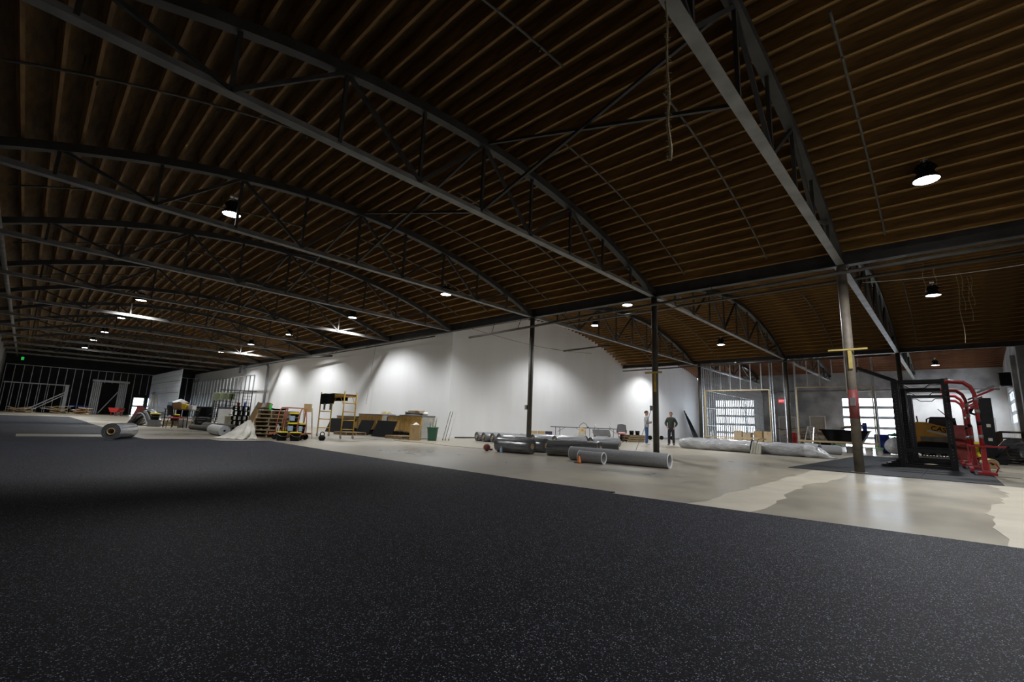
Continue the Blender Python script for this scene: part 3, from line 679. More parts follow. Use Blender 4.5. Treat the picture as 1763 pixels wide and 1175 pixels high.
roll('short grey felt roll behind the orange cone', (9.36, 6.55), (9.42, 5.93), 0.135, 'felt', core=None, ci=0.80, end='felt')
roll('grey felt roll lying beyond the plastic wrapped bundle', (25.4, 5.8), (26.3, 3.85), 0.21, 'felt', core=None, ci=0.3, end='felt')
# long plastic wrapped bundle with loose film end
t = thing('wrapped_carpet_roll', 'long carpet roll in loose clear plastic lying near the second columns', 'roll', (21.95, 9.5, 0), math.atan2(3.75-9.5, 21.15-21.95))
Lw = math.hypot(0.8, 5.75)
def lump(u, v):
    x = Lw*u; a = 2*math.pi*v; rr = 0.265+0.014*math.sin(9*u+3*a)+0.012*math.sin(31*u+2*a)+0.008*math.sin(57*u-5*a)
    if u < 0.04: rr *= 0.80+5.0*u
    return (x, rr*math.cos(a)*1.12, max(0.004, 0.255+rr*math.sin(a)))
MB().grid(lump, 70, 32).build('film_wrapped_body', 'plastic_film', t)
def cap(u, v):
    a = 2*math.pi*v; rr = 0.265*(1-u)+0.014*math.sin(3*a); return (-0.02*math.sin(u*2), rr*math.cos(a)*1.1*0.82, max(0.004, 0.255+rr*0.82*math.sin(a)))
MB().grid(cap, 6, 32).build('folded_end', 'film_edge', t)
def tail(u, v):
    a = 2*math.pi*v; rr = 0.29*(1-0.80*u**3)*(1+0.07*math.sin(5*a+6*u)+0.04*math.sin(11*a)); zc = 0.26-0.15*u*u
    return (Lw-0.45+0.80*u-0.22*u*math.sin(a)+0.04*math.sin(3*a)*u, rr*math.cos(a)*1.15, max(0.004, zc+rr*math.sin(a)))
MB().grid(tail, 16, 36).build('loose_film_end', 'film_edge', t)
for x in (3.35,):
    MB().tube([(x+0.02*math.sin(k), 0.31*math.cos(k*0.35), 0.262+0.28*math.sin(k*0.35)) for k in range(0, 19)], 0.02, 6).build('strap', 'black', t)
t = thing('scoop_shovel', 'pale scoop shovel blade propped against the plastic wrapped roll', 'shovel', (20.95, 5.95, 0), R_(-100))
def blade(u, v):
    return ((u-0.5)*(0.44-0.06*v), 0.05*math.cos((u-0.5)*3)+0.012*math.cos(u*25)-0.06+0.14*v, 0.01+0.42*v)
MB().grid(blade, 20, 6).grid(lambda u, v: (blade(u, v)[0], blade(u, v)[1]+0.012, blade(u, v)[2]), 20, 6).build('blade', 'beige', t)
MB().tube([(0, 0.13, 0.42), (0.02, 0.20, 0.60), (0.05, 0.5, 0.62), (0.06, 0.8, 0.60)], 0.016, 8).build('handle', 'wood_dark', t)

# ------------------------------------------------------------------ pallets
def build_pallet(label, w=1.2, d=1.0, m='wood'):
    t = thing('wooden_pallet', label, 'pallet')
    for i in range(7): MB().box(-w/2+i*(w-0.1)/6, -w/2+i*(w-0.1)/6+0.1, -d/2, d/2, 0.115, 0.135).build('deck_board', m, t)
    for y in (-d/2, -0.022, d/2-0.044): MB().box(-w/2, w/2, y, y+0.044, 0.02, 0.115).build('stringer', m, t)
    for x in (-w/2, -0.05, w/2-0.1): MB().box(x, x+0.1, -d/2, d/2, 0, 0.02).build('bottom_board', m, t)
    return t
pal = build_pallet('p', m='wood_grey')
for i in range(7):
    place(pal, (6.42+random.uniform(-0.04, 0.04), 17.75+random.uniform(-0.04, 0.04), i*0.1355), R_(46+random.uniform(-3, 3)),
          'weathered wooden pallet, %s from the floor in the stack behind the orange cart' % ORD[i], first=(i == 0))
place(pal, (11.32, 17.04, 0), R_(90), 'wooden pallet lying flat on the floor beside the brown carton')
place(pal, (10.75, 20.6, 0), R_(90), 'wooden pallet lying before the counter behind the scaffold')
for i in range(3): place(pal, (26.6+0.05*i, 14.7, i*0.1355), R_(-30+4*i), 'wooden pallet, %s from the floor in the low stack by the office chair' % ORD[i])
for i in range(2): place(pal, (5.85, 29.5, i*0.1355), R_(-35), 'wooden pallet, %s from the floor under the black yellow lidded tub' % ORD[i])

# ------------------------------------------------------------------ tubs, buckets, boxes
def tub(label, loc, r=0.16, h=0.3, m='black', lid='yellow', lab=True, rz=0, name='lidded_bucket', group='buckets'):
    t = thing(name, label, 'bucket', loc, rz, group)
    body = MB().lathe([(r*0.84, 0), (r*0.86, 0.01), (r*0.98, h*0.9), (r*1.03, h*0.9), (r*1.03, h*0.94), (r, h*0.94)], 24).build('body', m, t)
    if lid: MB().lathe([(r*1.06, h*0.93), (r*1.09, h*0.95), (r*1.09, h+0.02), (r*1.0, h+0.035), (r*0.3, h+0.035)], 24).build('lid', lid, t)
    if lab: MB().grid(lambda u, v: ((r*0.93+r*0.1*v)*math.cos(R_(-200+100*u)), (r*0.93+r*0.1*v)*math.sin(R_(-200+100*u)), h*0.2+h*0.55*v), 8, 1).build('paper_label', 'light_blue', body)
    MB().tube([(r*1.04*math.cos(R_(a)), r*1.04*math.sin(R_(a)), h*0.88-0.1*math.sin(R_(a+180))) for a in range(180, 361, 20)], 0.005, 5).build('bail_handle', 'steel_bright', body)
    return t
def carton(label, loc, w, d, h, rz=0, m='cardboard', flaps=False, tape=True, name='cardboard_box', cat='box', group=None):
    t = thing(name, label, cat, loc, rz, group)
    bd = MB().box(-w/2, w/2, -d/2, d/2, 0, h, min(0.006, h*0.05)).build('carton', m, t)
    if tape: MB().box(-w/2-0.002, w/2+0.002, -0.03, 0.03, h*0.75, h+0.002).build('tape', 'cardboard_light' if m == 'cardboard' else 'cardboard', bd)
    if flaps:
        for s in (-1, 1): MB().bar((0, s*d/2, h), (0, s*(d/2+0.1), h+0.09), w, 0.005, up=(1, 0, 0)).build('flap', m, t)
    return t
IMG = R_(-46)
for side, p in (('left', (5.88, 15.72, 0)), ('right', (6.19, 15.44, 0))):
    t = tub('black tub with yellow rim on the floor, %s of the pair before the cart' % side, p, 0.165, 0.27, lid=None, lab=False)
    MB().lathe([(0.172, 0.255), (0.178, 0.26), (0.178, 0.28), (0.165, 0.285), (0.155, 0.27)], 24, cap=False).build('rim', 'yellow', t)
# drywall cart
t = thing('drywall_cart', 'rusty orange tube cart loaded with yellow lidded buckets', 'cart', (6.35, 16.25, 0), IMG)
MB().box(-0.55, 0.55, -0.26, 0.26, 0.20, 0.235).build('platform', 'wood_dark', t)
MB().box(-0.58, 0.58, -0.28, -0.25, 0.19, 0.24).box(-0.58, 0.58, 0.25, 0.28, 0.19, 0.24).build('platform_rail', 'cart_orange', t)
for x0, x1 in ((-0.42, -0.20), (0.28, 0.50)):
    MB().tube([(x0, -0.22, 0.22), (x0+0.06, -0.2, 0.9), (x0+0.09, -0.17, 1.03), (x0+0.10, 0.0, 1.06), (x0+0.09, 0.17, 1.03), (x0+0.06, 0.2, 0.9), (x0, 0.22, 0.22)], 0.02, 8).build('side_hoop', 'cart_orange', t)
MB().tube([(-0.33, -0.12, 1.055), (0.0, -0.12, 1.06), (0.40, -0.12, 1.055), (0.50, -0.12, 1.0), (0.56, -0.14, 0.5), (0.57, -0.14, 0.22)], 0.018, 8).build('push_handle', 'cart_orange', t)
MB().tube([(-0.12, -0.22, 0.22), (-0.10, -0.2, 1.05)], 0.02, 8).build('upright', 'post_red', t)
for x in (-0.42, 0.42):
    for y in (-0.2, 0.2):
        fk = MB().box(x-0.03, x+0.03, y-0.04, y+0.04, 0.15, 0.19).build('caster_fork', 'steel_bright', t)
        MB().tube([(x, y-0.03, 0.105), (x, y+0.03, 0.105)], 0.10, 18).build('wheel', 'black', fk)
def on_cart(x, y, z):
    c_, s_ = math.cos(IMG), math.sin(IMG); return (6.35+x*c_-y*s_, 16.25+x*s_+y*c_, z)
tub('yellow lidded black bucket, lower left of three on the orange cart', on_cart(0.04, -0.02, 0.236), 0.145, 0.30)
tub('yellow lidded black bucket, lower right of three on the orange cart', on_cart(0.36, -0.02, 0.236), 0.125, 0.30)
tub('yellow lidded black bucket topmost on the orange cart', on_cart(0.06, 0.0, 0.572), 0.145, 0.30)
carton('brown cardboard box perched above the bucket on the cart stack', on_cart(0.22, 0.62, 0.9495), 0.2, 0.2, 0.28, IMG)
def bottle(label, loc, r, h, m, cap_='white', name='bottle'):
    t = thing(name, label, 'bottle', loc); MB().lathe([(r*0.9, 0), (r, 0.01), (r, h*0.62), (r*0.85, h*0.7), (r*0.35, h*0.85), (r*0.35, h*0.9)], 16).build('body', m, t)
    MB().lathe([(r*0.42, h*0.89), (r*0.42, h)], 12).build('cap', cap_, t)
bottle('white spray bottle standing on the left end of the cart', on_cart(-0.42, -0.05, 0.236), 0.05, 0.26, 'white')
bottle('yellow bottle standing in front of the cart buckets', on_cart(-0.17, -0.10, 0.236), 0.035, 0.24, 'yellow', 'yellow')
bottle('green plastic bottle on the pallet stack', (6.02, 17.45, 0.949), 0.045, 0.26, 'green', 'green')
bottle('small water bottle in front of the black wrapped roll', (9.70, 9.55, 0), 0.035, 0.17, 'light_blue', 'white')
t = thing('leaning_sheet', 'grey sheet material leaning right of the orange cart', 'panel', (7.05, 16.95, 0), IMG)
MB().bar((0.02, 0.0, 0.01), (-0.14, 0.25, 1.0), 0.5, 0.02, up=(1, 0.3, 0)).build('sheet', 'grey_panel', t)
t = thing('leaning_board', 'narrow wooden board leaning beside the grey sheet', 'board', (7.27, 16.85, 0), IMG)
MB().bar((0.08, 0.0, 0.01), (-0.12, 0.22, 1.08), 0.09, 0.03, up=(1, 0.3, 0)).build('plank', 'wood', t)
t = thing('kettlebell', 'black kettlebell standing on the floor by the scaffold', 'kettlebell', (7.22, 15.75, 0))
MB().lathe([(0.06, 0), (0.085, 0.015), (0.115, 0.08), (0.11, 0.13), (0.07, 0.175), (0.03, 0.185)], 20).build('bell', 'black', t)
MB().tube([(-0.062, 0, 0.15), (-0.075, 0, 0.22), (-0.05, 0, 0.275), (0, 0, 0.285), (0.05, 0, 0.275), (0.075, 0, 0.22), (0.062, 0, 0.15)], 0.017, 8).build('handle', 'black', t)
t = thing('medicine_ball', 'dull red medicine ball on the bare concrete', 'ball', (9.75, 10.2, 0))
MB().lathe([(0.105*math.sin(math.pi*i/14)+0.0005, 0.105-0.105*math.cos(math.pi*i/14)) for i in range(15)], 22).build('ball_shell', 'ball_red', t)
MB().tube([(0.106*math.cos(a/10*2*math.pi), 0, 0.105+0.106*math.sin(a/10*2*math.pi)) for a in range(11)], 0.004, 5).build('seam', 'black', t)
t = thing('traffic_cone', 'small orange traffic cone before the short felt roll', 'cone', (9.10, 6.40, 0))
MB().lathe([(0.062, 0.012), (0.055, 0.02), (0.022, 0.155), (0.018, 0.158)], 18).build('cone_body', 'orange', t); MB().box(-0.085, 0.085, -0.085, 0.085, 0, 0.013, 0.003).build('base', 'black', t)

# ------------------------------------------------------------------ left clutter
t = roll('white wrapped carpet roll with dark end lying before the grey bin', (5.05, 20.3), (4.95, 18.35), 0.18, 'white', core=None, ci=0.2, end='felt')
rnd = random.Random(3)
t = thing('canvas_tarp', 'crumpled white canvas tarp heaped in a peak before the cardboard', 'tarp', (5.05, 16.75, 0), IMG)
def tarpf(u, v):
    a = 2*math.pi*v; fold = 1+0.16*math.sin(5*a+1)+0.10*math.sin(9*a+u*5)+0.05*math.sin(17*a)
    ca = math.cos(a); ext = 0.50 if ca > 0 else 0.85
    x = ext*u*fold*ca+0.16*(1-u)+0.05*math.sin(6*u+a); y = 0.45*u*fold*math.sin(a)
    z = 0.60*(1-u)**1.55*(1+0.18*math.sin(5*a+2)*u)+0.10*u*(1-u)*math.sin(9*a+7*u)+0.03*math.sin(19*u+4*a)*u*(1-u)*3
    return (x, y, max(0.0, z)+0.006+0.01*(1+math.sin(13*a))*(u > 0.9))
MB().grid(tarpf, 26, 60).build('cloth', 'tarp', t)
def heap(name, label, cat, loc, rz, n, L, W, H, mats, seed):
    t = thing(name, label, cat, loc, rz); r = random.Random(seed)
    for i in range(n):
        l = L*r.uniform(0.55, 1.0); x = r.uniform(-0.35, 0.35)*L; y = r.uniform(-0.4, 0.4)*W; a = r.uniform(-0.5, 0.5)
        z0 = 0.03+H*(i/n)*r.uniform(0.5, 1.0); dz = r.uniform(-0.3, 0.3)*H*0.6
        p0 = Vector((x-l/2*math.cos(a), y-l/2*math.sin(a), max(0.03, z0-dz))); p1 = Vector((x+l/2*math.cos(a), y+l/2*math.sin(a), max(0.03, z0+dz)))
        MB().bar(p0, p1, r.uniform(0.08, 0.22), r.uniform(0.02, 0.05)).build('scrap_piece', r.choice(mats), t)
    return t
# folded grey carpet strips hung over a heap
t = thing('carpet_offcut_heap', 'heap of grey and white carpet strips slumped beside the yellow lidded tubs', 'carpet heap', (4.2, 29.2, 0), IMG)
for i in range(15):
    m = ['felt', 'roll_rubber', 'felt', 'white', 'black', 'felt', 'roll_wrapped'][i % 7]; pk = 0.25+0.12*math.sin(i*2.1); ht = 0.80-0.02*abs(i-8)+0.05*math.sin(i*1.7); lx = -0.72+0.05*math.sin(i*3.3)
    def strip(u, v, pk=pk, ht=ht, i=i, lx=lx):
        x = lx+1.45*u; z = ht*math.exp(-((x-pk)/(0.50 if x < pk else 0.34))**2)+0.03*math.sin(11*u+i*2)+0.02*math.sin(25*u+i)
        return (x, -0.5+0.065*i+0.15*v+0.04*math.sin(5*u+i), max(0.008, z-0.05)+0.03*math.sin(math.pi*v))
    MB().grid(strip, 22, 5, thick=0.02).build('carpet_strip', m, t)
t = thing('red_board', 'dark red board standing behind the grey carpet heap', 'board', (4.05, 30.9, 0), IMG)
MB().bar((0, 0, 0.0), (0.18, 0.2, 0.92), 0.5, 0.04, up=(1, 0, 0)).build('board', 'brick_red', t)
def crate(label, loc, w=0.36, d=0.36, h=0.27, rz=IMG, m='grey_plastic'):
    t = thing('plastic_crate', label, 'crate', loc, rz)
    MB().box(-w/2, w/2, -d/2, d/2, 0, 0.012).box(-w/2, -w/2+0.012, -d/2, d/2, 0.012, h).box(w/2-0.012, w/2, -d/2, d/2, 0.012, h).box(-w/2+0.012, w/2-0.012, -d/2, -d/2+0.012, 0.012, h).box(-w/2+0.012, w/2-0.012, d/2-0.012, d/2, 0.012, h).build('shell', m, t)
    MB().box(-w/2-0.01, w/2+0.01, -d/2-0.01, d/2+0.01, h*0.5-0.012, h*0.5+0.012).build('rib', m, t)
    MB().box(-w/2-0.015, w/2+0.015, -d/2-0.015, d/2+0.015, h-0.03, h).build('rim', m, t)
crate('grey plastic crate, lower of two under the yellow lidded tub', (4.45, 27.7, 0), h=0.16)
crate('grey plastic crate, upper of two under the yellow lidded tub', (4.45, 27.7, 0.1605), h=0.16)
tub('black tub with yellow lid on the grey crates, left of two', (4.45, 27.75, 0.321), 0.19, 0.28, lab=False)
tub('black tub with yellow lid on the pallets, right of two', (5.5, 29.2, 0.272), 0.19, 0.30, lab=False)
t = thing('work_table', 'dark table piled with boxes left of the white bags', 'table', (5.3, 26.9, 0), IMG)
MB().box(-0.6, 0.6, -0.35, 0.35, 0.83, 0.87).build('table_top', 'wood_dark', t)
for x in (-0.55, 0.55):
    for y in (-0.3, 0.3): MB().tube([(x, y, 0), (x, y, 0.83)], 0.022, 8).build('leg', 'black', t)
def on_table(x, y, z): c_, s_ = math.cos(IMG), math.sin(IMG); return (5.3+x*c_-y*s_, 26.9+x*s_+y*c_, z)
carton('open brown carton in the middle of the cluttered dark table', on_table(-0.12, 0, 0.871), 0.42, 0.36, 0.3, IMG, 'cardboard', flaps=False)
carton('flat pale blue box on the cluttered dark table', on_table(-0.45, -0.1, 0.871), 0.2, 0.3, 0.34, IMG, 'light_blue', tape=False)
carton('small yellow box on the cluttered dark table', on_table(0.22, -0.12, 0.871), 0.18, 0.2, 0.26, IMG, 'yellow', tape=False)
carton('white carton at the right end of the dark table', on_table(0.46, 0, 0.871), 0.26, 0.3, 0.2, IMG, 'white', tape=False)
t = thing('plastic_bag', 'white plastic bag lying on top of the open carton', 'bag', on_table(-0.12, 0, 1.172))
MB().grid(lambda u, v: (0.27*u*math.cos(6.283*v)*(1+0.25*math.sin(15*v)), 0.2*u*math.sin(6.283*v), 0.17*(1-u**1.2)+0.02*math.sin(30*v)*u+0.02), 10, 30).build('film', 'white', t)
def simple_chair(name, label, loc, rz, ms, mf, back='mesh_grey', arms=True, office=True):
    t = thing(name, label, 'chair', loc, rz)
    MB().box(-0.24, 0.24, -0.23, 0.23, 0.44, 0.50, 0.015).build('seat', ms, t)
    b = MB(); b.grid(lambda u, v: (-0.23+0.46*u+0.0*v, 0.24+0.03*math.sin(math.pi*u)+0.08*v, 0.56+0.42*v+0.02*math.sin(math.pi*u)), 8, 6)
    b.grid(lambda u, v: (-0.23+0.46*u, 0.265+0.03*math.sin(math.pi*u)+0.08*v, 0.56+0.42*v+0.02*math.sin(math.pi*u)), 8, 6).build('backrest', back, t)
    MB().tube([(-0.24, 0.25, 0.52), (-0.245, 0.29, 0.8), (-0.22, 0.345, 1.0), (0, 0.38, 1.02), (0.22, 0.345, 1.0), (0.245, 0.29, 0.8), (0.24, 0.25, 0.52)], 0.018, 8).build('back_frame', mf, t)
    if arms:
        for s in (-1, 1): MB().tube([(s*0.27, 0.22, 0.48), (s*0.29, 0.2, 0.68), (s*0.29, -0.05, 0.70), (s*0.27, -0.16, 0.62)], 0.016, 8).build('armrest', mf, t)
    if office:
        MB().tube([(0, 0, 0.1), (0, 0, 0.44)], 0.03, 10).build('pedestal', mf, t)
        for k in range(5):
            a = k*2*math.pi/5; L_ = MB().tube([(0, 0, 0.12), (0.27*math.cos(a), 0.27*math.sin(a), 0.085)], 0.02, 8).build('leg', mf, t)
            MB().tube([(0.27*math.cos(a)-0.02, 0.27*math.sin(a), 0.035), (0.27*math.cos(a)+0.02, 0.27*math.sin(a), 0.035)], 0.034, 10).build('caster', mf, L_)
    else:
        for x in (-0.22, 0.22):
            for y in (-0.2, 0.22): MB().tube([(x, y, 0.44), (x*1.1, y*1.15, 0.0)], 0.013, 8).build('leg', mf, t)
    return t
simple_chair('stacking_chair', 'dark metal chair with a red seat beside the cluttered table', (4.95, 25.95, 0), IMG+2.6, 'red', 'black', 'black', arms=False, office=False)
simple_chair('stacking_chair', 'black chair with curved back right of the cluttered table', (5.95, 25.75, 0), IMG+0.3, 'black', 'black', 'black', arms=True, office=False)
t = thing('waste_bin', 'grey waste bin under the cluttered dark table', 'bin', (5.4, 26.85, 0), IMG)
MB().lathe([(0.13, 0), (0.14, 0.01), (0.19, 0.36), (0.2, 0.37), (0.185, 0.37)], 20).build('body', 'grey_plastic', t); MB().lathe([(0.2, 0.36), (0.205, 0.37), (0.2, 0.385), (0.185, 0.38)], 20, cap=False).build('rim', 'grey_plastic', t)
for i, (z, h) in enumerate(((0.0, 0.55), (0.551, 0.5))):
    t = thing('black_case', 'black equipment case, %s of two stacked behind the dark chair' % ('lower', 'upper')[i], 'case', (6.5, 28.0, z), IMG)
    MB().box(-0.3, 0.3, -0.25, 0.25, 0, h, 0.02).build('body', 'black', t); MB().box(-0.28, 0.28, -0.256, -0.25, h*0.7, h*0.74).build('seam', 'steel_chord', t); MB().box(-0.1, 0.1, -0.27, -0.25, h*0.45, h*0.5).build('handle', 'steel_chord', t)
roll('dark brown carpet pad roll on the floor before the shelf tower', (5.35, 24.9), (5.75, 21.9), 0.11, 'felt_brown', core=None, ci=0.3, end='felt_brown')
roll('olive brown rolled underlay behind the brown pad roll', (5.95, 25.2), (6.25, 22.1), 0.16, 'felt_brown', core=None, ci=0.3, end='felt_brown')
t = thing('metal_sawhorse', 'low grey metal sawhorse behind the brown carpet rolls', 'sawhorse', (6.3, 27.2, 0), IMG)
MB().box(-0.55, 0.55, -0.04, 0.04, 0.46, 0.52).build('beam', 'steel_chord', t)
for x in (-0.48, 0.48):
    for y in (-0.25, 0.25): MB().bar((x, 0, 0.46), (x*1.12, y, 0), 0.035).build('leg', 'steel_chord', t)
t = thing('shelf_tower', 'tall black metal ladder tower with a green cloth on top', 'rack', (7.35, 28.6, 0), IMG)
for x in (-0.32, 0.32):
    for y in (-0.2, 0.2): MB().tube([(x, y, 0), (x+0.10, y, 1.78)], 0.024, 8).build('upright', 'black', t)
for z in (0.2, 0.38, 0.56, 0.74, 0.98, 1.18, 1.4, 1.62):
    xx = 0.10*z/1.78
    for y in (-0.2, 0.2): MB().tube([(-0.32+xx, y, z), (0.32+xx, y, z)], 0.014, 6).build('rung', 'black', t)
    for x in (-0.32, 0.32): MB().tube([(x+xx, -0.2, z), (x+xx, 0.2, z)], 0.012, 6).build('side_rung', 'black', t)
for z in (0.3, 0.66, 1.08): MB().box(-0.3, 0.34, -0.2, 0.2, z, z+0.025).build('shelf', 'black', t)
t = thing('green_cloth', 'folded sage green cloth draped over the black tower top', 'cloth', (7.42, 28.53, 1.785), IMG)
MB().grid(lambda u, v: (-0.40+0.82*u, (-0.26 if v < 0.4 else (-0.26+0.52*(v-0.4)/0.2 if v < 0.6 else 0.26))-0.02*math.sin(12*u), 0.03+(-0.42*(0.4-v)/0.4*(1-0.25*u) if v < 0.4 else (0.02 if v < 0.6 else -0.3*(v-0.6)/0.4))+0.015*math.sin(20*u+9*v)), 26, 20, thick=0.012).build('fabric', 'green_cloth', t)
for i, (p, w_) in enumerate((((7.75, 29.1, 0), 0.62), ((8.4, 28.75, 0), 0.5))):
    t = thing('grid_panel', ('black wire grid panel behind the white cabinet', 'narrow black wire grid panel right of the white cabinet')[i], 'wire panel', p, IMG)
    for x in (0, w_): MB().tube([(x, 0, 0), (x, 0, 2.0)], 0.018, 6).build('upright', 'black', t)
    for k in range(11): MB().tube([(0, 0, 0.1+k*0.18), (w_, 0, 0.1+k*0.18)], 0.009, 5).build('wire', 'black', t)
    for k in range(1, 4): MB().tube([(w_*k/4, 0, 0.05), (w_*k/4, 0, 1.98)], 0.009, 5).build('wire', 'black', t)
    for x in (0, w_): MB().box(x-0.02, x+0.02, -0.2, 0.2, 0, 0.03).build('foot', 'black', t)
t = thing('horizontal_pole', 'dark pole lying across the tops of the wire panels', 'pole', (7.66, 29.15, 2.022), IMG)
MB().tube([(-0.3, 0, 0.0), (1.6, 0, 0.0)], 0.022, 8).build('pole_shaft', 'black', t); MB().tube([(1.58, 0, 0.0), (1.66, 0, 0.0)], 0.03, 8).build('end_cap', 'black', t)
t = thing('white_cabinet', 'white cabinet with a dark top behind the beige bin', 'cabinet', (7.45, 27.5, 0), IMG)
MB().box(-0.33, 0.33, -0.3, 0.3, 0.03, 1.0, 0.01).build('body', 'white', t); MB().box(-0.36, 0.36, -0.33, 0.33, 1.0, 1.06, 0.01).build('top', 'purple', t)
MB().box(-0.31, 0.31, -0.315, -0.3, 0.06, 0.96).build('door', 'white', t); MB().box(0.24, 0.27, -0.335, -0.315, 0.5, 0.75).build('handle', 'steel_bright', t)
t = thing('storage_bin', 'beige storage bin with a cable in front of the white cabinet', 'bin', (7.25, 26.2, 0), IMG)
MB().lathe([(0.22, 0), (0.24, 0.02), (0.27, 0.58), (0.28, 0.6), (0.26, 0.6)], 4).build('body', 'beige', t, rot=(0, 0, R_(45))); MB().lathe([(0.29, 0.6), (0.29, 0.64), (0.2, 0.66)], 4).build('lid', 'beige', t, rot=(0, 0, R_(45)))
MB().tube([(0.15*math.cos(a), 0.1*math.sin(a), 0.68+0.05*math.sin(a*1.3)) for a in [i*0.5 for i in range(13)]], 0.012, 6).build('cable', 'black', t)
# stacked black crates (open sided blocks)
cr = thing('black_crate', 'c', 'crate', group='stacked black crates')
MB().box(-0.26, 0.26, -0.2, 0.2, 0, 0.03).box(-0.26, 0.26, -0.2, 0.2, 0.195, 0.225).build('deck', 'black', cr)
for x in (-0.24, 0.0, 0.24):
    for y in (-0.18, 0.18): MB().box(x-0.045, x+0.045, y-0.03, y+0.03, 0.03, 0.195).build('block', 'black', cr)
for i in range(5): place(cr, (7.2+random.uniform(-0.03, 0.03), 24.6, i*0.2255), IMG+random.uniform(-0.06, 0.06), 'black plastic crate, %s from the floor in the stack left of the long cartons' % ORD[i], first=(i == 0))
t = thing('red_cup', 'dark red cup standing on the black crate stack', 'cup', (7.08, 24.7, 1.128))
MB().lathe([(0.05, 0), (0.052, 0.01), (0.07, 0.16), (0.075, 0.165), (0.062, 0.16), (0.045, 0.015)], 16).build('cup_body', 'brick_red', t); MB().lathe([(0.076, 0.155), (0.078, 0.165), (0.072, 0.168)], 16, cap=False).build('rim', 'red', t)
bottle('dark bottle with blue base on the black crate stack', (7.3, 24.5, 1.128), 0.04, 0.24, 'blue', 'black')
for i, (x, y, tilt) in enumerate(((7.75, 24.75, 0.36), (8.05, 24.3, 0.34))):
    t = thing('long_carton', ('long cardboard carton leaning beside the black crates, left of the pair', 'long cardboard carton leaning against the pallets, right of the pair')[i], 'box', (x, y, 0), IMG)
    d0 = Vector((-0.1, -0.18, 0.03)); d1 = d0+Vector((tilt, 0.35, 1.30))
    MB().bar(d0, d1, 0.25, 0.12, up=(0.2, -1, 0.3)).build('carton', 'cardboard', t)
    for k in (0.25, 0.8):
        p = d0.lerp(d1, k); q = d0.lerp(d1, k+0.045); MB().bar(p, q, 0.256, 0.126, up=(0.2, -1, 0.3)).build('tape_band', 'grey_plastic', t)
t = thing('rubber_mat', 'black rubber mat lying on top of the pallet stack', 'mat', (6.35, 17.85, 0.975), IMG)
MB().grid(lambda u, v: (-0.55+0.9*u, -0.3+0.6*v, 0.025+0.04*math.sin(7*u)*math.sin(5*v)**2+0.015), 14, 8, thick=0.02).build('sheet', 'black', t)

# ------------------------------------------------------------------ scaffold
t = thing('baker_scaffold', 'yellow rolling baker scaffold in front of the white wall', 'scaffold', (8.5, 16.98, 0))
Sx, Sy, Sh = 0.5, 2.05, 1.80
for y in (0, Sy):
    for x in (0, Sx):
        up = MB().tube([(x, y, 0.13), (x, y, Sh)], 0.026, 8).build('upright', 'scaffold_yellow', t)
        wq = MB().tube([(x-0.022, y, 0.062), (x+0.022, y, 0.062)], 0.06, 16).build('caster', 'grey_plastic', up); MB().box(x-0.03, x+0.03, y-0.02, y+0.02, 0.07, 0.14).build('caster_fork', 'steel_bright', up)
    for z in (0.35, 0.7, 1.02, 1.35, 1.6): MB().tube([(0, y, z), (Sx, y, z)], 0.018, 8).build('rung', 'scaffold_yellow', t)
    for x in (0, Sx): MB().tube([(x, y, 1.25), (x, y+(0.35 if y == 0 else -0.35), 1.62)], 0.014, 6).build('knee_brace', 'scaffold_yellow', t)
for x in (0, Sx): MB().box(x-0.02, x+0.02, 0.02, Sy-0.02, 1.60, 1.70).build('side_rail', 'scaffold_yellow', t)
MB().box(0.02, Sx-0.02, 0.03, Sy-0.03, 1.66, 1.70).build('platform', 'wood_dark', t)
t = thing('draped_mat', 'black rubber mat draped over the yellow scaffold platform', 'mat', (8.5, 17.75, 1.70))
def drape(u, v):
    y = 1.25*u
    if v < 0.45: return (-0.035-0.015*math.sin(9*u), y, 0.03-0.40*(0.45-v)/0.45*(1-0.05*math.sin(7*u)))
    if v < 0.7: return (-0.03+0.56*(v-0.45)/0.25, y, 0.035+0.01*math.sin(11*u))
    return (0.535, y, 0.03-0.25*(v-0.7)/0.3)
MB().grid(drape, 16, 20, thick=0.014).build('sheet', 'black', t)
for k, y in enumerate((0.18, 0.72)):
    MB().box(-0.05, -0.03, y, y+0.14, -0.62, -0.36).build('hanging_flap', 'mesh_grey', t)

# ------------------------------------------------------------------ counters, panels
def counter(label, y0, y1, x0=11.95, d=0.7, h=1.02, base=0.30, nb=14):
    t = thing('bar_counter', label, 'counter', (x0, y0, 0)); L = y1-y0
    MB().box(0.03, d, 0, L, 0.02, h-0.05).build('carcass', 'grey_panel', t)
    MB().box(-0.03, d+0.02, -0.02, L+0.02, h-0.05, h, 0.006).build('top', 'grey_top', t)
    r = random.Random(int(y0*10)); n = max(4, int(L/0.11)); 
    for i in range(n):
        a = L*i/n; MB().box(-0.004-r.uniform(0, 0.012), 0.03, a+0.003, a+L/n-0.003, base+r.uniform(-0.05, 0.02), h-0.06).build('front_plank', 'bamboo', t)
    MB().box(0.0, 0.03, 0.05, L-0.05, 0.02, base-0.06).build('plinth', 'black', t)
    MB().box(0.02, d, -0.012, 0.0, 0.04, h-0.06).build('end_panel', 'grey_panel', t)
counter('bamboo fronted bar counter nearest the green bin', 16.65, 18.35)
counter('low bamboo fronted counter in the middle of the row', 18.65, 19.75, x0=12.2, h=0.98)
counter('bamboo fronted counter behind the right legs of the scaffold', 19.85, 22.1, x0=11.95)
counter('farthest tan counter behind the leaning black panels', 22.3, 24.6, x0=12.0, h=0.88)
